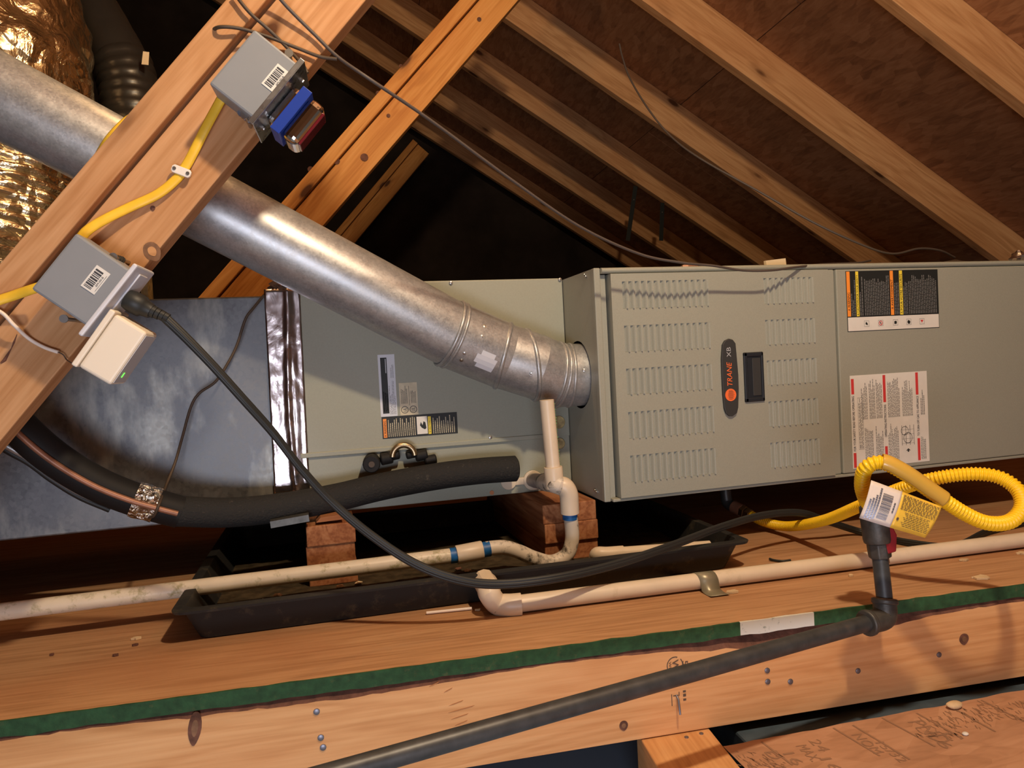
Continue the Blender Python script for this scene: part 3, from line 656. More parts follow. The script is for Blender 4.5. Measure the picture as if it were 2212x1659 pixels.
K.lines(.003, H_*.03, W_*.9, H_*.34, 11, 'label_beige', .38, .4); K.done()
# clamp assembly and valve stub peeping over the foam line
v_ = MB(); p = Yp(872, 985, .155)
v_.tube(arc_pts(p, X_, Z_, .022, 0, math.pi, 14), .006, 10); v_.build('pipe_clamp', 'brass_old', co, smooth=60)
p = Yp(806, 1001, .15); vb = MB().tube([p-X_*.004-Y_*.012, p+Y_*.03], .017, 16).build('valve_cap', 'rubber', co, smooth=40, bevel=.002)
q = p-Y_*.0125; MB().tube([q-X_*.004, q-X_*.004-Y_*.002], .006, 12).build('valve_stem', 'cable_brown', vb)
for px, py, r_ in ((835, 992, .012), (850, 985, .010), (910, 985, .011), (930, 995, .010), (890, 983, .008)):
    p = Yp(px, py, .165); MB().tube([p-X_*.012, p+X_*.012+Z_*.003], r_, 12).build('rubber_wrap', 'rubber', co, smooth=50, bevel=.003)

# ================================================================== PLENUM
pl = thing('plenum', 'galvanized sheet metal plenum left of the coil cabinet', 'plenum', V((-1.0, .45, .14)))
PZ0, PZ1 = .128, .547
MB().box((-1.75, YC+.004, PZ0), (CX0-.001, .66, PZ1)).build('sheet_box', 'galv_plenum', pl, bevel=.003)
# crinkled foil tape over the joint: two overlapping strips with raised folds
ft = MB(); nz, nx = 60, 16
zt, zb = PZ1+.012, .165
for j in range(nz+1):
    z_ = zb+(zt-zb)*j/nz
    for i in range(nx+1):
        x_ = CX0-.048+.066*i/nx - .004*(1-j/nz)
        f_ = i/nx; ridge = .010*math.exp(-((f_-.58-.05*math.sin(z_*14))/.06)**2)+.006*math.exp(-((f_-.72)/.035)**2)
        rip = .0025*noise.noise(V((x_*60, z_*22, 1)))+.0016*noise.noise(V((x_*140, z_*70, 4)))
        ft.v.append(V((x_, YC-.003-ridge*(.7+.5*noise.noise(V((z_*30, 2, 0))))-abs(rip), z_)))
for j in range(nz):
    for i in range(nx): a = j*(nx+1)+i; ft.f.append((a, a+1, a+nx+2, a+nx+1))
o = ft.build('foil_tape', 'foil_tape', pl, smooth=180); o['label'] = 'crinkled foil tape over the joint'
sm = o.modifiers.new('thick', 'SOLIDIFY'); sm.thickness = .0006
fc = MB(); a = Yp(600, 625, YC-.01)
for k in range(9):
    p = a+V((random.uniform(-.022, .018), random.uniform(-.004, .02), random.uniform(-.006, .014))); q = V((random.uniform(.008, .016), 0, random.uniform(.004, .01)))
    fc.add([p, p+q+Y_*random.uniform(-.006, .006), p+V((q.x*.3, .004, q.z*2)), p+V((-q.x*.6, -.003, q.z))], [(0, 1, 2, 3)])
fc.build('tape_fold', 'foil_tape', pl)

# ================================================================== FLUE PIPE
def fd(px): return 1/(.895-.00018*px)
fl = thing('flue_pipe', 'galvanized flue pipe running from the furnace up to the left', 'flue pipe', Dp(1090, 772, fd(1090)))
FR = .0635
A0 = Dp(985, 727, fd(985)); Aend = Dp(-330, 34, fd(-330)); dA = (Aend-A0).normalized()
hc = V((0, HY, HZ))
MB().tube([A0+dA*k*.1-dA*.0 for k in range(0, 15)], FR, 48).build('straight_pipe', 'galv_pipe', fl, smooth=40)
# adjustable elbow: mitred gores from straight pipe to the horizontal furnace collar
g1 = Dp(1090, 770, fd(1090)); g2 = Dp(1158, 792, 1.442); g3 = hc-X_*.042
path = [A0+dA*.01, g1, g2, g3, hc+X_*.02]
def gore(a, b, na, nb, r0, r1, name):
    """pipe piece cut by planes with normals na, nb"""
    d = (b-a).normalized(); u = V((0, 0, 1)); u = (u-d*u.dot(d)).normalized(); w = d.cross(u); n = 44; vs_ = []
    for c, nn, r in ((a, na, r0), (b, nb, r1)):
        for k in range(n):
            q = u*math.cos(2*math.pi*k/n)*r+w*math.sin(2*math.pi*k/n)*r
            vs_.append(c+q-d*(q.dot(nn)/d.dot(nn)))
    mb = MB(); mb.add(vs_, [(k, (k+1) % n, n+(k+1) % n, n+k) for k in range(n)]); o = mb.build(name, 'galv_pipe', fl, smooth=60)
    return vs_[:n], vs_[n:]
def bead(ringpts, d, name='bead', r=.0022, off=0):
    P = [p+d*off for p in ringpts]; mb = MB(); n = len(P); k = 8; c = sum(P, V())/n; vs_ = []; fs = []
    for i, p in enumerate(P):
        t = (P[(i+1) % n]-P[i-1]).normalized(); o_ = (p-c).normalized(); b_ = t.cross(o_)
        for j in range(k): a = 2*math.pi*j/k; vs_.append(p+(o_*math.cos(a)+b_*math.sin(a)*1.3)*r)
    for i in range(n):
        for j in range(k): fs.append((i*k+j, i*k+(j+1) % k, ((i+1) % n)*k+(j+1) % k, ((i+1) % n)*k+j))
    return mb.add(vs_, fs).build(name, 'galv_pipe', fl, smooth=180)
ds = [(path[i+1]-path[i]).normalized() for i in range(4)]
nn = [ds[0]] + [(ds[i]+ds[i+1]).normalized() for i in range(3)] + [ds[3]]
rs = [FR+.0022, FR+.0015, FR+.001, FR, FR]
def cut(c, d, nrm_, r):                    # ring where a pipe of axis d through c meets the plane of normal nrm_
    u = (Z_-d*Z_.dot(d)).normalized(); w = d.cross(u); out = []
    for k in range(44):
        q = (u*math.cos(2*math.pi*k/44)+w*math.sin(2*math.pi*k/44))*r; out.append(q+c-d*(q.dot(nrm_)/d.dot(nrm_)))
    return out
for i in range(4):
    gore(path[i], path[i+1], nn[i], nn[i+1], rs[i], rs[i+1], 'elbow_section')
tl_ = lambda d, t: (d+V(t)).normalized()
bead(cut(path[0]-ds[0]*.004, ds[0], ds[0], rs[0]), ds[0], r=.0028); bead(cut(path[0]+ds[0]*.006, ds[0], ds[0], rs[0]), ds[0], r=.0024)
bead(cut(path[1]-ds[0]*.004, ds[0], tl_(ds[0], (0, -.30, .12)), rs[1]), ds[0], r=.0036)
bead(cut(path[2]-ds[1]*.012, ds[1], tl_(ds[1], (0, .05, .42)), rs[2]), ds[1], r=.0036)
bead(cut(path[3]-ds[2]*.012, ds[2], nn[3], rs[3]), ds[2], r=.0028); bead(cut(path[3]-ds[2]*.002, ds[2], nn[3], rs[3]), ds[2], r=.0028)
bead(cut(path[3]+ds[3]*.020, ds[3], tl_(ds[3], (0, -.12, -.08)), rs[3]), ds[3], r=.0026)
for px, py in ((1046, 706), (1040, 727), (1003, 762), (1147, 806), (1184, 821), (1261, 800), (997, 777)):
    d = ray(px, py); best = None
    for i in range(4):                                     # nearest pipe axis point, screw on the surface facing the viewer
        a, b = path[i], path[i+1]
        for k in range(21):
            c = a.lerp(b, k/20); t_ = (c-CAM).dot(d)/d.dot(d); q = CAM+d*t_; dist = (q-c).length
            if best is None or dist < best[0]: best = (dist, c, q, d)
    dist, c, q, d = best; back = math.sqrt(max(0, (FR+.0018)**2-dist**2)); p = q-d.normalized()*back
    screw(p, (p-c), .0040, fl)
# torn white sticker on the underside of the first elbow section
c = path[0].lerp(path[1], .55); st = MB(); d = ds[0]; u = (V((0, -1, -.55))); u = (u-d*u.dot(d)).normalized(); w = d.cross(u); q = []
for j in range(7):
    for i in range(5):
        t_ = (i/4-.5)*.55; x_ = (j/6-.5)*.042; q.append(c+d*x_+(u*math.cos(t_)+w*math.sin(t_))*(FR+.0028))
st.add(q, [(j*5+i, j*5+i+1, j*5+i+6, j*5+i+5) for j in range(6) for i in range(4) if (i, j) not in ((0, 5), (3, 0), (0, 0))]); st.build('sticker', 'label_cool', fl)

# ================================================================== INSULATED DUCTS, UPPER LEFT
def crinkle_tube(path, r, n, amp, sc, ribs=0, sq=1):
    mb = MB(); P = path; N = len(P); T = [(P[min(i+1, N-1)]-P[max(i-1, 0)]).normalized() for i in range(N)]; u = X_; vs_ = []
    for i in range(N):
        u = (u-T[i]*u.dot(T[i])).normalized(); w = T[i].cross(u)
        for k in range(n):
            a = 2*math.pi*k/n; q = u*math.cos(a)+w*math.sin(a)
            rr = r+amp*noise.noise((P[i]+q*r)*sc)+amp*.45*noise.noise((P[i]+q*r)*sc*3.1+V((7, 0, 0)))+(ribs*abs(math.sin(i*math.pi/4)) if ribs else 0)
            vs_.append(P[i]+q*rr)
    mb.add(vs_, [(i*n+k, i*n+(k+1) % n, (i+1)*n+(k+1) % n, (i+1)*n+k) for i in range(N-1) for k in range(n)]); return mb
du = thing('foil_duct', 'crinkled gold looking foil insulated duct behind the flue pipe', 'duct', Dp(-40, 560, 1.72))
lowp = spline([Dp(-60, 640, 1.68), Dp(-45, 540, 1.68), Dp(-30, 430, 1.70), Dp(-30, 320, 1.72)], 26)
crinkle_tube(lowp, .205, 56, .010, 22, ribs=.007).build('ribbed_wrap', 'foil_gold', du, smooth=50)
upp = spline([Dp(-35, 330, 1.72), Dp(-30, 180, 1.73), Dp(-45, 60, 1.75), Dp(-90, -80, 1.78), Dp(-140, -200, 1.8)], 20)
crinkle_tube(upp, .225, 56, .020, 9).build('smooth_wrap', 'foil_gold', du, smooth=60)
bk = spline([Dp(150, -60, 2.05), Dp(192, 10, 2.03), Dp(240, 95, 2.0), Dp(272, 165, 1.98), Dp(285, 235, 1.97), Dp(288, 330, 1.96), Dp(285, 430, 1.96)], 14)
bd_ = thing('black_flex_duct', 'black plastic jacketed flexible duct at the upper left', 'duct', bk[-1])
crinkle_tube(bk[:40], .072, 30, .002, 20).build('jacket', 'duct_black', bd_, smooth=60)
crinkle_tube(bk[36:], .074, 30, .004, 30, ribs=.005).build('taped_end', 'duct_black', bd_, smooth=60)
p = Dp(311, 126, 1.9); MB().prism([(-.006, -.016), (.012, -.018), (.014, .016), (-.002, .018)], p, RT, UP, -FW*.001).build('paper_tab', 'card', bd_)
# a strip of torn fiberglass board standing behind the lower box
fb = MB().box((-.824, .215, PZ1), (-.812, .26, PZ1+.058)).build('fiberglass_edge', 'fiberglass'); tag(fb, 'torn edge of fiberglass duct board standing on the plenum top', 'insulation')

# ================================================================== DRAIN PAN AND BLOCKS
e0, e1 = V((-.744, -.1315, 0)), V((.2175, -.1487, 0)); pu = (e1-e0).normalized(); pv = V((-pu.y, pu.x, 0)); PL = (e1-e0).length; PD = .62; PH = .055
pa = thing('drain_pan', 'black plastic drain pan under the coil cabinet', 'drain pan', e0+pu*PL/2+pv*PD/2)
def rr(x0, y0, x1, y1, r, z, n=5):
    out = []
    for cx, cy, a in ((x0+r, y0+r, math.pi), (x1-r, y0+r, 1.5*math.pi), (x1-r, y1-r, 0), (x0+r, y1-r, .5*math.pi)):
        for k in range(n+1): t = a+.5*math.pi*k/n; out.append(e0+pu*(cx+r*math.cos(t))+pv*(cy+r*math.sin(t))+Z_*z)
    return out
loops = [rr(.03, .03, PL-.03, PD-.03, .02, .002), rr(.012, .012, PL-.012, PD-.012, .022, PH-.006), rr(0, 0, PL, PD, .02, PH-.005), rr(-.001, -.001, PL+.001, PD+.001, .02, PH-.001), rr(.002, .002, PL-.002, PD-.002, .02, PH), rr(.016, .016, PL-.016, PD-.016, .02, PH), rr(.034, .034, PL-.034, PD-.034, .02, .006)]
n = len(loops[0]); mb = MB(); mb.v = [p for l in loops for p in l]
mb.f = [(i*n+k, i*n+(k+1) % n, (i+1)*n+(k+1) % n, (i+1)*n+k) for i in range(len(loops)-1) for k in range(n)]+[tuple(range(n))[::-1], tuple((len(loops)-1)*n+k for k in range(n))]
mb.build('tray', 'pan_black', pa, smooth=40)
dm = MB(); nx, ny = 90, 30
for j in range(ny+1):
    for i in range(nx+1):
        x_, y_ = .037+(PL-.074)*i/nx, .037+(.40)*j/ny; h_ = .0072+.0035*noise.noise(V((x_*18, y_*18, 0)))+.0022*noise.noise(V((x_*70, y_*70, 3)))
        dm.v.append(e0+pu*x_+pv*y_+Z_*max(.0064, h_))
dm.f = [(j*(nx+1)+i, j*(nx+1)+i+1, (j+1)*(nx+1)+i+1, (j+1)*(nx+1)+i) for j in range(ny) for i in range(nx)]
o = dm.build('dirt_layer', 'pan_dirt', pa, smooth=180); o['kind'] = 'stuff'
for k, (px, py) in enumerate(((484, 1307), (570, 1296), (775, 1259), (990, 1228), (1010, 1232), (600, 1285), (1125, 1245), (735, 1266))):
    p = Zp(px, py, .012); f_ = MB().sphere(p, .005, 7, 5, (1.5, 1, .5)); 
    for q in f_.v: q += V((noise.noise(q*190), noise.noise(q*170+X_), noise.noise(q*210)))*.0025
    f_.build('debris', 'chip' if k % 3 else 'bark', pa)
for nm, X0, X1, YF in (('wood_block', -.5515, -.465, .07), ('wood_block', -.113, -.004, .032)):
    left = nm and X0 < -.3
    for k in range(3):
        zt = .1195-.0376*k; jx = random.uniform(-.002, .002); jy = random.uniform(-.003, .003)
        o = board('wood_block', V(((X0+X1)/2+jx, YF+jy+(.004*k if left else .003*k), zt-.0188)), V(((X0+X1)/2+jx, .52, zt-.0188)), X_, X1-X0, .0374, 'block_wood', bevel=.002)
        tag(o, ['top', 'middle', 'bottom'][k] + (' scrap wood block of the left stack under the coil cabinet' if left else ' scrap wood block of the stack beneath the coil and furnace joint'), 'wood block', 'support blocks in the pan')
p = Yp(714, 1117, .085); o = MB().box((p.x-.02, .08, .1207), (p.x+.018, .14, .1207+.0)).build('x', 'chip') if False else None
ch = MB().prism([(-.026, .0), (.022, .001), (.02, .011), (-.018, .008)], Yp(715, 1127, .07)+V((0, 0, .001)), X_, Z_, Y_*.05).build('wood_shim', 'block_wood'); tag(ch, 'thin splintered wood shim on top of the left block stack', 'shim')
mt = MB().box((-.04, -.004, -.006), (.026, .02, .006), frame(Yp(635, 1124, .06), V((1, 0, .08)), Y_)).build('metal_strip', 'strip_metal'); tag(mt, 'small bent sheet metal strip beside the left block stack', 'metal strip')

# ================================================================== CONDENSATE DRAIN (white PVC)
YD_ = 0.0; PR = .0134
dr = thing('condensate_drain', 'white PVC condensate drain with trap and vent stub', 'drain pipe', Yp(1235, 1160, YD_))
def pp_(px, py, Y=YD_): return Yp(px, py, Y)
top_ = pp_(1181, 864); tee = pp_(1198, 1045)
MB().tube([top_, tee+(top_-tee).normalized()*.03], PR, 24).tube([top_+(top_-tee).normalized()*.0001, top_-(top_-tee).normalized()*.02], PR-.0025, 24).build('vent_stub', 'pvc', dr, smooth=40)
d = (tee-top_).normalized()
mk = MB()
for k in range(26):
    t_ = .006+k*.0052; c = top_+d*t_; a = .95; 
    q = c+(X_*math.cos(a-.55)-Y_*math.sin(a-.55))*(PR+.0002); s_ = random.uniform(.001, .0024); mk.add([q-X_*s_*.7, q+X_*s_*.7-Y_*.0003+d*.0006, q+X_*s_*.5+d*s_*1.4, q-X_*s_*.6+d*s_*1.1], [(0, 1, 2, 3)])
mk.build('print_marks', 'green_ink', dr)['kind'] = 'stuff'
MB().tube([tee+(-d)*.032, tee+(-d)*.030, tee-d*-.008], [PR+.0036, PR+.0042, PR+.004], 24).build('tee_branch', 'pvc', dr, smooth=40)
port = Yp(1150, 1037, YC-.004); elb = pp_(1229, 1062, -.012)
dirp = (port-tee).normalized()
MB().tube([port, port.lerp(tee, .30)], PR+.001, 22).tube([port.lerp(tee, .15), port.lerp(tee, .98)], PR+.002, 22).build('port_nipple', 'pvc_old', dr, smooth=40)
trun = [port.lerp(tee, .55), tee, pp_(1212, 1050, -.004)]
MB().tube(spline(trun, 5), PR+.0040, 22).build('tee_run', 'pvc_dirty', dr, smooth=40)
MB().tube(spline([pp_(1208, 1048, -.003), pp_(1220, 1052, -.008), pp_(1228, 1066, -.008), pp_(1230, 1085, -.006), pp_(1231, 1108, -.004)], 6), PR+.0042, 24).build('elbow', 'pvc', dr, smooth=40)
pb0, pb1 = pp_(1231, 1107, -.004), pp_(1231.5, 1121, -.003)
MB().tube([pb0, pb1], PR+.0006, 24).build('primer_band', 'primer_blue', dr, smooth=40)
trap = spline([pp_(1231, 1106, -.004), pp_(1235, 1140, -.001), pp_(1235, 1170), pp_(1224, 1198), pp_(1192, 1214), pp_(1155, 1206), pp_(1122, 1192), pp_(1092, 1183), pp_(1062, 1184), pp_(1040, 1188)], 7)
MB().tube(trap, PR, 24).build('trap', 'pvc_dirty', dr, smooth=40)
a, b, c = pp_(1058, 1185), pp_(1042, 1188), pp_(986, 1199)
MB().tube([a, b+(b-a)*.1], PR+.0005, 24).build('primer_band', 'primer_blue', dr, smooth=40)
MB().tube([b, b.lerp(c, .03), b.lerp(c, .97), c], [PR+.0030, PR+.0036, PR+.0036, PR+.0030], 24).build('coupling', 'pvc', dr, smooth=40)
e = pp_(0, 1322); dl = (e-c).normalized()
MB().tube([c, c+dl*.012], PR+.0005, 24).build('primer_band', 'primer_blue', dr, smooth=40)
MB().tube([b, c, c+dl*.4, e+dl*.35], PR, 24).build('drain_run', 'pvc_marked', dr, smooth=40)
# overflow line from the pan along the platform
ov = thing('overflow_pipe', 'white PVC overflow pipe lying along the platform with elbow', 'drain pipe', Zp(1130, 1306, 0))
zc = .0148
q0, q1, q2 = Zp(1105, 1306, zc), Zp(2212, 1166, zc), Zp(1062, 1295, zc)
dq = (q1-q0).normalized()
MB().tube([q0, q0+dq*.5, q1+dq*.6], PR, 24).build('pipe_run', 'pvc', ov, smooth=40)
el = spline([Zp(1126, 1305, zc), Zp(1098, 1307, zc), Zp(1074, 1304, zc+.001), Yp(1060, 1288, -.195)+V((0, .012, .002)), Yp(1058, 1272, -.165)], 6)
MB().tube(el, PR+.0040, 24).build('elbow', 'pvc', ov, smooth=40)
n0 = el[-1]; MB().tube([n0-(el[-2]-n0).normalized()*-.004, V((n0.x-.001, -.128, n0.z+.004))], [PR+.0055, PR+.0055], 12).build('threaded_adapter', 'pvc', ov, bevel=.001)
# strip of tape holding it down
tc = Zp(1522, 1258, zc); tc = q0+dq*(tc-q0).dot(dq); pn = V((dq.y, -dq.x, 0)); tw = .0165; rows_ = []
for k in range(13): a = math.pi*1.05-k/12*math.pi*1.02; rows_.append((pn*-math.cos(a)*0+(-pn)*math.cos(a)*(PR+.0008)*-1+Z_*math.sin(a)*(PR+.0008), 0))
prof_ = []
for k in range(13):
    a = math.radians(200-k*185/12); prof_.append(V((0, 0, 0))+(-pn)*(-math.cos(a)*0)+pn*(math.cos(a)*(PR+.0008))+Z_*(math.sin(a)*(PR+.0008)))
prof_ += [pn*(PR+.004)+Z_*(-zc+.0035), pn*(PR+.012)+Z_*(-zc+.0014), pn*(PR+.022)+Z_*(-zc+.0012), pn*(PR+.032)+Z_*(-zc+.003)]
mb = MB()
for k, o_ in enumerate(prof_):
    sk = dq*(.010*(k/len(prof_)))
    for s_ in (-1, 1): mb.v.append(tc+o_+dq*(s_*tw)+sk)
mb.f = [(2*i, 2*i+1, 2*i+3, 2*i+2) for i in range(len(prof_)-1)]
o = mb.build('tape_strap', 'duct_tape', smooth=60); sm = o.modifiers.new('thick', 'SOLIDIFY'); sm.thickness = .0006; sm.offset = 1
tag(o, 'strip of grey duct tape holding the overflow pipe down', 'tape')
# short open pipe lying inside the pan
sp = thing('pan_drain_pipe', 'short cream PVC pipe with elbow inside the drain pan', 'drain pipe', Yp(1300, 1197, -.05))
a, b = Yp(1312, 1196, -.06), Yp(1533, 1180, -.085)
MB().tube([a, b], .0105, 20).build('pipe', 'pvc', sp, smooth=40); MB().tube(spline([a+(b-a).normalized()*.03, a, Yp(1292, 1196, -.055), Yp(1287, 1203, -.045), Yp(1288, 1222, -.04)], 5), .0125, 20).build('elbow', 'pvc', sp, smooth=40)

# ================================================================== REFRIGERANT LINE
rl = thing('refrigerant_line', 'black foam insulated refrigerant line curving across the coil cabinet', 'refrigerant line', Yp(385, 1102, .06))
ra = [Yp(1113, 1012, .135), Yp(1040, 1017, .132), Yp(950, 1028, .13), Yp(830, 1050, .125), Yp(720, 1076, .115), Yp(600, 1097, .10), Yp(490, 1107, .08), Yp(380, 1104, .06)]
P = spline(ra, 8); rad = [.0262]*len(P); P = [P[0]+(P[0]-P[1]).normalized()*.003]+P; rad = [.022]+rad
MB().tube(P, rad, 28).build('foam_sleeve', 'foam', rl, smooth=50)
rb_ = [Yp(390, 1106, .06), Yp(345, 1094, .055), Yp(290, 1078, .05), Yp(215, 1048, .04), Yp(140, 1005, .03), Yp(75, 955, .02), Yp(10, 890, .0), Yp(-60, 800, -.02)]
P2 = spline(rb_, 8); MB().tube(P2, .0275, 26).build('rubber_sleeve', 'rubber', rl, smooth=50)
P3 = [p+V((0, -.0262, .002))+(CAM-p).normalized()*.004 for p in P2]; MB().tube(P3, .0048, 12).build('copper_seam', 'copper_line', rl, smooth=50)
P4 = spline([Yp(235, 1090, .05), Yp(170, 1062, .04), Yp(110, 1025, .03), Yp(60, 988, .02), Yp(10, 960, .01), Yp(-60, 915, 0)], 8); MB().tube(P4, .0058, 12).build('liquid_line', 'galv_pipe', rl, smooth=50)
MB().tube([p+V((0, .004, -.0095)) for p in P4], .005, 12).build('liquid_line', 'cord_black', rl, smooth=50)
i0 = 8; seg_ = P2[9:17]
crinkle_tube([seg_[0].lerp(seg_[-1], k/14) for k in range(15)], .0295, 30, .0022, 60).build('foil_wrap', 'foil_pipe', rl, smooth=40)

# ================================================================== GAS LINE
gp = thing('gas_pipe', 'black iron gas pipe with elbow and shutoff valve', 'gas pipe', Tp(1908, 1340, -.06))
ge = Dp(1912, 1335, 1.03); gl = Dp(850, 1634, .745); gd = (gl-ge).normalized()
MB().tube([ge+gd*.02, ge+gd*.4, gl+gd*.5], .0112, 24).build('long_pipe', 'iron', gp, smooth=40)
gt = Dp(1911, 1296, 1.035); vt = Dp(1900, 1195, 1.05)
MB().tube(spline([ge+gd*.034, ge+gd*.022, ge+gd*.006, ge+(gt-ge)*.2, ge+(gt-ge)*.72, gt], 5), .0158, 24).build('elbow', 'iron_fit', gp, smooth=40)
MB().tube([ge+gd*.030, ge+gd*.0385], .0182, 24).tube([ge+(gt-ge)*.78, ge+(gt-ge)*1.08], .0178, 24).build('elbow_rim', 'iron_fit', gp, smooth=40, bevel=.002)
MB().tube([ge+(gt-ge)*1.06, ge+(gt-ge)*1.10], .0152, 20).build('rust_ring', 'rust', gp, smooth=40)
MB().tube([gt, vt], .0110, 24).build('nipple', 'iron', gp, smooth=40)
va = Dp(1896, 1160, 1.05); vb = Dp(1888, 1110, 1.05); dv = (vb-va).normalized()
MB().tube([vt-dv*.014, vt+dv*.004], .0115, 24).build('rust_ring', 'rust', gp, smooth=40)
MB().tube([vt-dv*.006, vt+dv*.0005, vt+dv*.016], [.0155, .0160, .0160], 8).build('union_nut', 'iron_fit', gp, bevel=.0015)
MB().tube([vt+dv*.016, vt+dv*.022, va+dv*.03, vb+dv*.012], [.0185, .0195, .0198, .0185], 22).build('valve_body', 'iron_fit', gp, smooth=35, bevel=.0015)
rh = Dp(1922, 1168, 1.035); o = MB().prism([(-.014, .02), (.004, .022), (.011, .008), (.010, -.016), (-.003, -.020), (-.009, -.004)], rh, RT, UP, FW*.008).build('valve_handle', 'valve_red', gp, bevel=.002); o['label'] = 'red valve handle'
# flexible yellow connector
hs = thing('gas_connector', 'yellow corrugated gas connector looped beside the furnace', 'gas hose', Dp(1703, 1138, 1.517))
hp = [Dp(1622, 1113, 1.60), Dp(1650, 1127, 1.57), Dp(1703, 1137, 1.50), Dp(1780, 1124, 1.36), Dp(1858, 1093, 1.22), Dp(1935, 1060, 1.14), Dp(2010, 1036, 1.09), Dp(2090, 1024, 1.06), Dp(2155, 1030, 1.04), Dp(2198, 1058, 1.02), Dp(2208, 1096, 1.00), Dp(2182, 1126, .99), Dp(2135, 1130, .985), Dp(2085, 1110, .985), Dp(2020, 1068, .985), Dp(1950, 1020, .985), Dp(1903, 999, .99), Dp(1870, 1012, 1.0), Dp(1862, 1050, 1.02), Dp(1874, 1086, 1.04), vb+dv*.02]
P = spline(hp, 24); acc = [0]
for i in range(1, len(P)): acc.append(acc[-1]+(P[i]-P[i-1]).length)
Ltot = acc[-1]; pitch = .0050; N = int(Ltot/pitch)*6; Q = []; RR = []; j = 0
for i in range(N+1):
    s_ = Ltot*i/N
    while j < len(acc)-2 and acc[j+1] < s_: j += 1
    Q.append(P[j].lerp(P[j+1], (s_-acc[j])/max(1e-9, acc[j+1]-acc[j]))); RR.append(.0094+.0011*math.sin(i*math.pi/3))
MB().tube(Q, RR, 18).build('corrugated_hose', 'yellow_hose', hs, smooth=80)
f0 = hp[0]; fdir = (f0-hp[1]).normalized()
MB().tube([f0, f0+fdir*.012], .0135, 6).tube([f0+fdir*.014, f0+fdir*.026], .0145, 6).build('flare_nut', 'brass_old', hs, bevel=.001)
MB().tube([f0+fdir*.026, f0+fdir*.05], .014, 20).build('fitting', 'copper_line', hs, smooth=40)
a = f0+fdir*.045; MB().tube(spline([a, a+fdir*.02, a+fdir*.028+Z_*.02, V((a.x+fdir.x*.03, a.y+fdir.y*.03, .16))], 5), .0125, 18).build('riser', 'iron', hs, smooth=40)
# printed amber sleeve on the hose
i0 = min(range(len(P)), key=lambda i: (P[i]-hp[16]).length); i1 = min(range(len(P)), key=lambda i: (P[i]-(hp[13].lerp(hp[14], .55))).length)
seg_ = P[min(i0, i1)+4:max(i0, i1)]
sl = MB().tube(seg_, .0124, 16, arc=(-1.9, 1.25), ref=(0, -.5, 1)).build('printed_sleeve', 'sleeve_amber', hs, smooth=60)
sm = sl.modifiers.new('thick', 'SOLIDIFY'); sm.thickness = .0006
# hanging tag: white barcode part and yellow instruction part on one bowed sheet
def bilin(c, a, b):
    p = c[0].lerp(c[1], a); q = c[3].lerp(c[2], a); r_ = p.lerp(q, b); return r_
cn = [Dp(1881, 1037, .965), Dp(2037, 1095, .955), Dp(2003, 1164, .95), Dp(1853, 1118, .965)]
nt_ = (cn[1]-cn[0]).cross(cn[3]-cn[0]).normalized(); nt_ = nt_ if nt_.dot(FW) < 0 else -nt_
def tg(a, b, lift=0): return bilin(cn, a, b)+nt_*(.008*math.sin(a*3.6+.5)*(.4+b*.6)+.004*math.sin(b*3)+lift)
tgm = thing('hose_tag', 'paper tag with barcode and yellow instruction panel hanging on the gas connector', 'tag', tg(.5, 1))
def sheet(name, a0, a1, mat, b0=0., b1=1., lift=0, parent=None, nx=14, ny=8):
    mb = MB(); mb.v = [tg(a0+(a1-a0)*i/nx, b0+(b1-b0)*j/ny, lift) for j in range(ny+1) for i in range(nx+1)]
    mb.f = [(j*(nx+1)+i, (j+1)*(nx+1)+i, (j+1)*(nx+1)+i+1, j*(nx+1)+i+1) for j in range(ny) for i in range(nx)]
    return mb.build(name, mat, parent or tgm, smooth=180)
w_ = sheet('barcode_panel', 0, .43, 'tag_white'); y_ = sheet('instruction_panel', .43, 1, 'tag_yellow')
for o in (w_, y_): sm = o.modifiers.new('thick', 'SOLIDIFY'); sm.thickness = .0004; sm.offset = -1
pr = MB()
def bar(mb, a0, b0, a1, b1, k=1): mb.add([tg(a0, b0, .0008), tg(a0, b1, .0008), tg(a1, b1, .0008), tg(a1, b0, .0008)], [(0, 1, 2, 3)])
b_ = .20
while b_ < .84: w = random.choice((.008, .012, .02)); bar(pr, .19, b_, .33, b_+w); b_ += w+random.choice((.008, .012, .018))
for a0, a1, b0, b1 in ((.04, .065, .45, .95), (.075, .10, .40, .95), (.11, .135, .30, .95), (.145, .17, .10, .92), (.36, .38, .35, .62)):
    b_ = b0
    while b_ < b1: w = random.uniform(.03, .07); bar(pr, a0, b_, a1, min(b1, b_+w)); b_ += w+.018
pr.build('barcode', 'nail_blue', w_)['kind'] = 'stuff'
pr = MB()
for i in range(11):
    b_ = .06+i*.037; a_ = .46
    while a_ < .96: w = random.uniform(.02, .06); bar(pr, a_, b_, min(.97, a_+w), b_+.015); a_ += w+.012
for i in range(9):
    b_ = .50+i*.045; a_ = .54+.02*(i % 3)
    while a_ < .93-.02*(i % 2): w = random.uniform(.02, .06); bar(pr, a_, b_, a_+w, b_+.015); a_ += w+.012
for k in range(10):
    t0, t1 = 2*math.pi*k/10, 2*math.pi*(k+1)/10; pr.add([tg(.475, .72, .0008), tg(.475+.018*math.cos(t1), .72+.045*math.sin(t1), .0008), tg(.475+.018*math.cos(t0), .72+.045*math.sin(t0), .0008)], [(0, 1, 2)])
pr.build('fine_print', 'stamp_ink', y_)['kind'] = 'stuff'

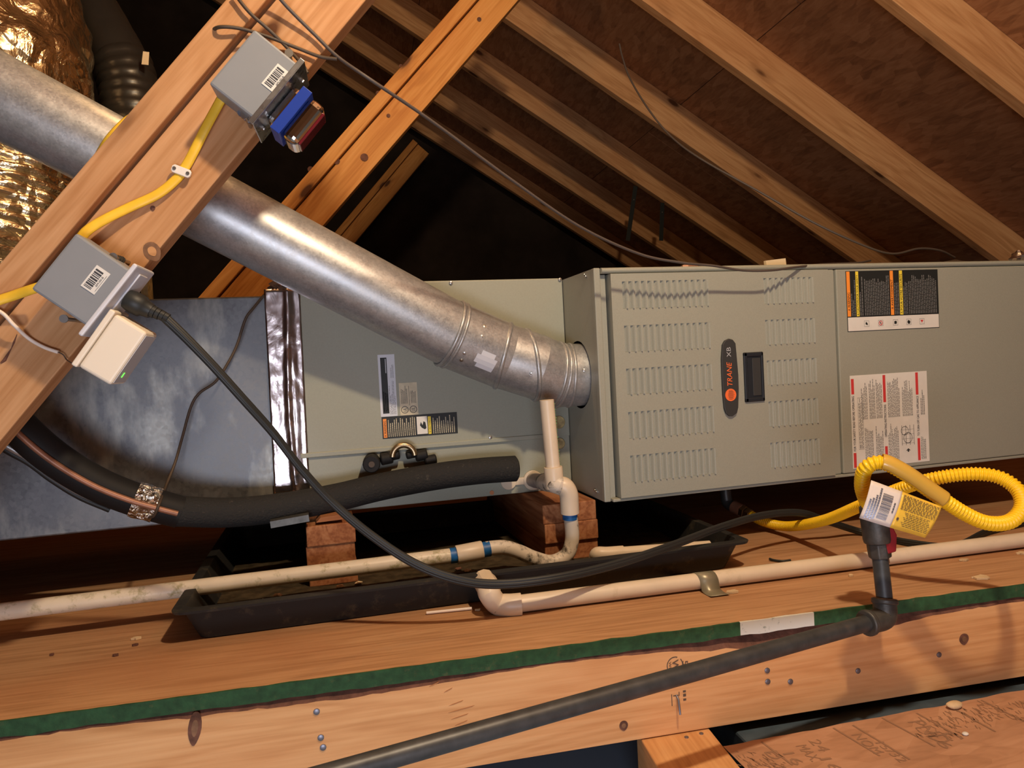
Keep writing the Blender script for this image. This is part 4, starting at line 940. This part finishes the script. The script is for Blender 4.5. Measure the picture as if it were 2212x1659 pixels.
# ================================================================== ELECTRICAL BOXES ON THE NEAR BRACE
def boxframe(t, l, b, r, off):
    T, L, B, R = (Tp(*q, off) for q in (t, l, b, r)); c = (T+L+B+R)/4
    a = ((T-L)+(R-B)).normalized()                      # along the plate, up the beam
    o_ = TN.cross(a); o_ = o_ if o_.dot((R+B)/2-(T+L)/2) > 0 else -o_   # opening direction
    la = ((T-L).length+(R-B).length)/2; lo_ = ((R-T).length+(B-L).length)/2
    return c, a, o_, la, lo_
def ebox(name, label, t, l, b, r, off, depth):
    depth = .0475
    c, a, o_, la, lo_ = boxframe(t, l, b, r, off)
    th = thing(name, label, 'electrical box', c+TN*depth, 'electrical boxes on the near brace')
    W = frame(c, a, o_); zs = 1 if W.to_3x3().col[2].dot(TN) > 0 else -1
    def bx(nm, lo, hi, mat, parent=th, bevel=.0015, seg=2):
        lo = list(lo); hi = list(hi)
        if zs < 0: lo[2], hi[2] = -hi[2], -lo[2]
        return MB().box(lo, hi).build(nm, mat, parent, world=W, bevel=bevel, seg=seg)
    bx('box_body', (-la/2, -lo_/2, 0), (la/2, lo_/2, depth), 'box_grey', bevel=.003)
    # sticker with bars
    def pt(x, y, z=0): return W @ V((x, y, z*zs))
    return th, bx, pt, W, la, lo_, zs, a, o_
BO = B1-.062
def barcode(th, O, u, v, Ws, Hs, n=13):
    l = Label('barcode_sticker', O, u, v, Ws, Hs, 'label_white', th, th=.0004, label='white barcode sticker'); x = Ws*.08
    while x < Ws*.86:
        w = random.choice((.0009, .0014, .0024)); l.rect(x, Hs*.36, x+w, Hs*.88, 'ink'); x += w+random.choice((.0008, .0012))
    l.text('6M-00-B', Ws*.3, Hs*.17, Ws*.75, Hs*.30, 'ink'); l.rect(Ws*.12, Hs*.08, Ws*.85, Hs*.11, 'faint_ink'); l.done()
# lower box: white plate, plug and adapter
t1_, bx, pt, W, la, lo_, zs, a, o_ = ebox('electrical_box', 'lower grey electrical box with white outlet plate', (167, 500), (69, 619), (184, 709), (279, 586), BO, .059)
bx('outlet_plate', (-la/2-.0125, lo_/2, -.009), (la/2+.0105, lo_/2+.006, .066), 'plate_white', bevel=.002)
bx('receptacle_face', (-.045, lo_/2+.006, .014), (.045, lo_/2+.0085, .046), 'plate_white', bevel=.002)
c = pt(.0, 0); O = Tp(178, 621, BO); u = (Tp(213, 583, BO)-O).normalized(); v = o_*-1; v = TN.cross(u); v = v if v.z > 0 else -v
u = a; v = -o_; O = Tp(179, 620, BO)-TN*.0003+o_*.0; barcode(t1_, O+o_*.016, u, v, .032, .019)
for px, py in ((247, 556), (141, 689)):
    p = Tp(px, py, BO+.018); MB().tube([p-TN*.004, p+TN*.045+X_*.004], .0026, 10).tube([p-TN*.0055, p-TN*.003], .0052, 12).build('nail', 'steel_screw', t1_, smooth=40)
for k in range(4):
    p = Tp(247+k*5, 556+k*1.5, BO+.022+.005*k); MB().tube([p, p+TN*.003], .0045, 10).build('nail_collar', 'iron_fit', t1_, smooth=40)
# adapter plugged into the outlet
ad = thing('power_adapter', 'cream white plug in adapter with green light on the lower box', 'adapter', Dp(245, 790, .92))
F0, F1, F2, F3 = (Tp(*q, BO-.004) for q in ((241, 668), (316, 722), (237, 833), (159, 786)))
ua = (F0-F3+F1-F2).normalized(); uo = (F1-F0+F2-F3); uo = (uo-ua*uo.dot(ua)).normalized(); c = (F0+F1+F2+F3)/4; la2 = ((F0-F3).length+(F1-F2).length)/2; lo2 = ((F1-F0).length+(F2-F3).length)/2
W2 = frame(c, ua, uo); z2 = 1 if W2.to_3x3().col[2].dot(TN) > 0 else -1
def b2(nm, lo, hi, mat, parent, bevel=.004, seg=3):
    lo, hi = list(lo), list(hi)
    if z2 < 0: lo[2], hi[2] = -hi[2], -lo[2]
    return MB().box(lo, hi).build(nm, mat, parent, world=W2, bevel=bevel, seg=seg)
hb = b2('housing', (-la2/2, -lo2/2+.006, 0), (la2/2, lo2/2, .052), 'adapter_white', ad)
b2('rear_shell', (-la2/2-.002, -lo2/2-.002, -.001), (la2/2+.002, -lo2/2+.0055, .054), 'adapter_white', ad, .002)
b2('end_panel', (-la2/2+.004, lo2/2-.0005, .004), (la2/2-.004, lo2/2+.0006, .048), 'adapter_front', ad, .0004)
p = W2 @ V((-la2/2+.016, lo2/2+.0008, .018*z2)); MB().prism([(-.0035, -.0012), (.0035, -.0012), (.0035, .0012), (-.0035, .0012)], p, ua, TN, uo*.0006).build('status_light', 'led', ad)
# black plug
pg = thing('extension_cord', 'black three core power cord draped from the outlet to the furnace', 'power cord', Zp(1900, 1160, 0))
q0 = Tp(279, 648, BO+.024); q1 = Tp(318, 668, BO+.024); dg_ = (q1-q0).normalized()
MB().tube([q0-dg_*.003, q0+dg_*.004, q0+dg_*.018, q1-dg_*.004, q1+dg_*.006], [.0125, .0145, .014, .0115, .0095], 14, sq=(1, 1.1)).build('plug', 'cord_black', pg, smooth=60)
cp = [q1, Dp(352, 682, .93), Dp(400, 728, .94), Dp(460, 790, .955), Dp(525, 862, .975), Dp(590, 935, 1.0), Dp(650, 1012, 1.02), Dp(715, 1083, 1.04), Dp(800, 1155, 1.055), Dp(895, 1217, 1.065), Dp(985, 1251, 1.075), Dp(1075, 1262, 1.09), Dp(1200, 1249, 1.11), Dp(1330, 1219, 1.16), Dp(1450, 1179, 1.22), Dp(1560, 1138, 1.30), Dp(1650, 1113, 1.38), Dp(1730, 1108, 1.43), Dp(1790, 1127, 1.46), Zp(1860, 1149, .008), Zp(1960, 1172, .007), Zp(2060, 1180, .007), Zp(2130, 1150, .007), Zp(2210, 1130, .007)]
PC = spline(cp[1:], 10)
for k in range(5):
    p = PC[0].lerp(q1, .9-.28*k+.1); MB().tube([p, p+dg_*.005], .0088-.0007*k, 12).build('strain_relief', 'cord_black', pg, smooth=40)
side = []
cr = MB()
for s_ in (-1, 0, 1):
    cr.tube([p+V((0, -.001 if s_ == 0 else 0, 0))+UP*(s_*.0036) for p in PC], .0037, 10)
cr.build('cord', 'cord_black', pg, smooth=60)
# upper box: zinc cover with chrome switch body
t2_, bx, pt, W, la, lo_, zs, a, o_ = ebox('electrical_box', 'upper grey electrical box with zinc cover and blue banded fixture', (549, 63), (451, 179), (554, 262), (651, 143), BO, .059)
bx('cover_plate', (-la/2-.008, lo_/2, -.010), (la/2+.006, lo_/2+.0022, .070), 'zinc', bevel=.0008)
bx('cover_flange', (-la/2-.008, lo_/2-.005, -.010), (la/2+.006, lo_/2+.0022, -.0085), 'zinc', bevel=.0005)
fx = bx('fixture_body', (-.036, lo_/2+.0022, .012), (.026, lo_/2+.024, .054), 'chrome', bevel=.009, seg=4); fx['label'] = 'chrome raised fixture body'
bx('blue_band', (-.041, lo_/2+.016, .002), (.029, lo_/2+.030, .058), 'blue_plastic', bevel=.0006)
bx('fixture_cap', (-.040, lo_/2+.030, .004), (.026, lo_/2+.054, .056), 'chrome', bevel=.009, seg=4)
bx('red_rim', (-.034, lo_/2+.053, .012), (.020, lo_/2+.0565, .044), 'red_plastic', bevel=.0015, seg=2)
for x_, z_ in ((-la/2+.003, .03), (la/2-.006, .03)): screw(pt(x_, lo_/2+.0022, z_), o_, .0032, t2_)
O = Tp(585, 193, BO)-TN*.0003; barcode(t2_, pt(-.004, .032, -.0004), a, -o_, .034, .020)
for px, py, k_ in ((625, 118, 0), (530, 250, 0)):
    p = Tp(px, py, BO+.018); MB().tube([p-TN*.004, p+TN*.045], .0026, 10).tube([p-TN*.0055, p-TN*.003], .0055, 12).build('nail', 'steel_screw', t2_, smooth=40)
for k in range(4):
    p = Tp(520+k*6, 243+k*5, BO+.024+.004*k); MB().tube([p, p+TN*.004], .0045, 10).build('nail_collar', 'nail_blue', t2_, smooth=40)

# ================================================================== CABLES
def cable(name, label, cat, pts, r, mat, n=8, sq=(1, 1), ref=None, group=None, seg=10):
    o = MB().tube(spline(pts, n), r, seg, sq=sq, ref=ref).build(name, mat, smooth=60); return tag(o, label, cat, group)
F1 = B1-.004
cable('yellow_cable', 'flat yellow cable stapled between the two electrical boxes', 'cable', [Tp(486, 200, F1-.012), Tp(472, 225, F1-.010), Tp(445, 275, F1-.009), Tp(420, 325, F1-.005), Tp(402, 358, F1-.003), Tp(380, 388, F1-.003), Tp(340, 420, F1-.004), Tp(280, 448, F1-.008), Tp(225, 475, F1-.018), Tp(190, 497, F1-.024), Tp(170, 520, F1-.026)], .0028, 'romex', sq=(1, 2.3), ref=tuple(TN))
cable('yellow_cable', 'flat yellow cable leaving the lower box at the left frame edge', 'cable', [Tp(85, 620, F1-.026), Tp(60, 628, F1-.023), Tp(25, 640, F1-.018), Tp(-20, 656, F1-.018), Tp(-80, 690, F1-.016)], .0028, 'romex', sq=(1, 2.3), ref=tuple(TN))
cable('yellow_cable', 'yellow cable running along the back of the near brace before the flue', 'cable', [Tp(340, 205, B1+.07), Tp(308, 238, B1+.05), Tp(272, 264, B1+.02), Tp(236, 302, B1+.015), Tp(210, 345, B1+.035), Tp(190, 385, B1+.07)], .0030, 'romex', sq=(1, 2.2), ref=tuple(TN))
cl = thing('cable_clip', 'small white cable clip with two nails on the near brace', 'clip', Tp(391, 369, B1))
W = frame(Tp(391, 369, B1-.010), Tp(409, 376, B1)-Tp(375, 363, B1), TN)
q = MB(); W_c = frame(Tp(391, 369, B1-.0115), Tp(409, 376, B1)-Tp(375, 363, B1), TN)
q.prism([(-.0125, -.003), (-.010, -.0055), (.010, -.0055), (.0125, -.003), (.0125, .003), (.010, .0055), (-.010, .0055), (-.0125, .003)], V((0, 0, 0)), V((1, 0, 0)), V((0, 0, 1)), V((0, .0045, 0)))
q.build('bridge', 'clip_white', cl, world=W_c, bevel=.0008)
for s_ in (-.0088, .0088): MB().tube([W_c @ V((s_, -.001, 0)), W_c @ V((s_, .012, 0))], .0024, 10).build('nail', 'steel_screw', cl)
cable('white_cable', 'thin white cable ending in bare wires at the adapter', 'cable', [Tp(-60, 650, F1-.018), Tp(0, 673, F1-.018), Tp(30, 702, F1-.014), Tp(62, 731, F1-.003), Tp(95, 750, F1-.003), Tp(126, 761, F1-.004)], .0024, 'white_wire')
cable('bare_wire', 'pair of hair thin wires from the white cable into the adapter', 'wire', [Tp(124, 760, F1-.004), Tp(136, 766, F1-.004), Tp(145, 778, F1-.006), Tp(162, 788, BO+.01)], .0008, 'cable_brown')
cable('grey_cable', 'long thin grey cable sagging from the near brace and over the furnace top edge', 'cable', [Tp(590, -20, F1-.018), Tp(625, 20, F1-.010), Tp(680, 75, F1-.003), Tp(731, 124, F1-.006), Dp(800, 172, .99), Dp(930, 260, 1.06), Dp(1100, 385, 1.16), Dp(1250, 488, 1.24), Dp(1380, 548, 1.30), Dp(1470, 567, 1.33), Dp(1540, 574, 1.36), Dp(1605, 584, 1.385), Dp(1665, 584, 1.405), Dp(1720, 577, 1.45), Dp(1780, 571, 1.53), Dp(1850, 568, 1.60), Dp(1880, 563, 1.70)], .0024, 'cable_grey')
cable('grey_cable', 'thin dark cable running into the upper electrical box', 'cable', [Tp(505, -15, F1-.018), Tp(540, 28, F1-.018), Tp(585, 68, F1-.012), Tp(625, 108, F1-.003), Tp(655, 142, F1-.010), Tp(664, 158, F1-.012)], .0024, 'cable_brown')
cable('grey_cable', 'thin dark cable looping round the near brace behind the upper box', 'cable', [Tp(462, 95, B1+.03), Tp(455, 75, B1+.01), Tp(472, 59, F1-.018), Tp(520, 62, F1-.018), Tp(580, 80, F1-.010), Tp(640, 103, F1-.003), Tp(690, 122, F1-.003), Tp(728, 128, F1-.006)], .0024, 'cable_brown')
sh_ = lambda px, py, dd: Dp(px, py, dd)
cable('grey_cable', 'thin pale cable hanging from the roof sheathing to the furnace top right', 'cable', [sh_(1338, 95, 2.35), sh_(1345, 125, 2.33), sh_(1362, 172, 2.28), sh_(1405, 242, 2.18), sh_(1455, 300, 2.1), sh_(1520, 347, 2.02), sh_(1640, 414, 1.95), sh_(1760, 482, 1.9), sh_(1870, 532, 1.88), sh_(1930, 548, 1.88), sh_(1985, 537, 1.9), sh_(2030, 541, 1.92), sh_(2062, 556, 1.95)], .0028, 'cable_grey')
tw_ = [Yp(570, 638, .155), Yp(548, 665, .15), Yp(530, 690, .15), Yp(512, 745, .155), Yp(492, 785, .15), Yp(465, 825, .145), Yp(430, 850, .15), Yp(412, 880, .15), Yp(395, 940, .145), Yp(378, 1000, .13), Yp(358, 1050, .09), Yp(345, 1085, .012), Yp(334, 1112, .012), Yp(322, 1118, .03)]
cable('control_wire', 'thin brown control wire wandering down the plenum front', 'wire', tw_, .0024, 'cable_brown')
cable('wire_scrap', 'short black wire scrap lying on the plywood by the pan', 'scrap', [Zp(1662, 1207, .004), Zp(1672, 1210, .003), Zp(1690, 1212, .003), Zp(1708, 1210, .004)], .0022, 'cord_black')
cable('plastic_stick', 'thin white plastic stick lying before the drain pan', 'scrap', [Zp(921, 1324, .003), Zp(970, 1319, .003), Zp(1019, 1314, .003)], .0024, 'white_wire')
# black perforated straps on the fourth rafter
for i, (px, py, qx, qy, lb) in enumerate(((1373, 402, 1356, 520, 'left'), (1431, 438, 1428, 520, 'right'))):
    off = OFF[8]-.012; p, q = Tp(px, py, off), Tp(qx, qy, off)
    o = board('hanger_strap', p, q, TE, .022, .0015, 'strap_black', bevel=.0003); tag(o, lb + ' one of two black metal hanger straps hanging from the rafter', 'strap', 'hanger straps')
    c = p.lerp(q, .25)-TN*.001; MB().tube([c, c-TN*.002], .003, 8).build('screw', 'steel_screw', o)
# bits on top of the furnace
def crumple(name, label, cat, c, r, mat, sq, amp=.4, sc=60):
    mb = MB().sphere(c, r, 12, 8, sq)
    for q in mb.v: q += (q-c)*amp*noise.noise(q*sc)
    o = mb.build(name, mat, smooth=25); return tag(o, label, cat)
p = Yp(1489, 568, .06); crumple('putty_wad', 'brown putty wad on the furnace top where the cable ends', 'putty', V((p.x, .06, ZT+.006)), .013, 'copper_line', (1.6, 1.2, .62))
p = Yp(1514, 572, .05); crumple('foil_scrap', 'tiny shiny foil scrap beside the putty wad', 'foil', V((p.x, .05, ZT+.004)), .006, 'foil_tape', (1.3, 1, .7), .8, 200)
p = Yp(2040, 555, .10); crumple('putty_wad', 'dark putty wad on the furnace top at the right', 'putty', V((p.x+.02, .10, ZT+.008)), .016, 'cable_brown', (2.4, 1.3, .55))
p = Yp(2200, 555, .05); crumple('foil_scrap', 'crumpled foil scrap at the right frame edge on the furnace', 'foil', V((p.x, .05, ZT+.012)), .016, 'foil_tape', (1, 1, .9), .7, 90)
p = Yp(1675, 566, .05); o = MB().box((-.026, -.004, 0), (.026, .004, .018), frame(V((p.x, .05, ZT)), V((1, .1, .10)), V((-.1, 1, 0)))).build('card_scrap', 'card', bevel=.0006); tag(o, 'cream scrap of card standing on the furnace top edge', 'card')
# wood flakes on the platform
for k, (px, py, sz, mat, lb) in enumerate(((2118, 1246, .017, 'chip', 'largest pale wood flake near the green edge at right'), (1583, 1277, .012, 'chip', 'pale wood flake just right of the duct tape strip'), (2082, 1209, .009, 'chip', 'small pale flake below the overflow pipe at right'), (2208, 1194, .011, 'chip', 'pale flake at the right frame edge under the overflow pipe'), (1838, 1242, .006, 'chip', 'tiny pale flake left of the gas nipple'), (294, 1378, .008, 'chip', 'pale flake left of the drain pan corner'), (292, 1392, .004, 'bark', 'dark crumb left of the drain pan corner'), (250, 1414, .004, 'bark', 'dark crumb on the plywood below the drain pan'), (112, 1413, .0035, 'bark', 'dark crumb on the plywood at far left'), (1032, 1316, .005, 'chip', 'white crumb beside the overflow elbow'))):
    c = Zp(px, py, .0025); n_ = 13; P = [(sz*random.uniform(.55, 1.2)*math.cos(2*math.pi*i/n_), sz*random.uniform(.3, .7)*math.sin(2*math.pi*i/n_)) for i in range(n_)]
    o = MB().prism(P, c-Z_*.002, X_, Y_, Z_*.003).build('wood_flake', mat, smooth=20); tag(o, lb, 'debris', 'flakes on the platform')
p = Zp(2060, 1530, LZ); crumple('plaster_crumb', 'pale plaster crumb on the edge of the printed board', 'debris', p+Z_*.005, .009, 'chip', (1.5, .9, .6))
p = Zp(2085, 1588, LZ); crumple('plaster_crumb', 'tiny white crumb in the middle of the printed board', 'debris', p+Z_*.002, .004, 'label_white', (1.2, 1, .6))
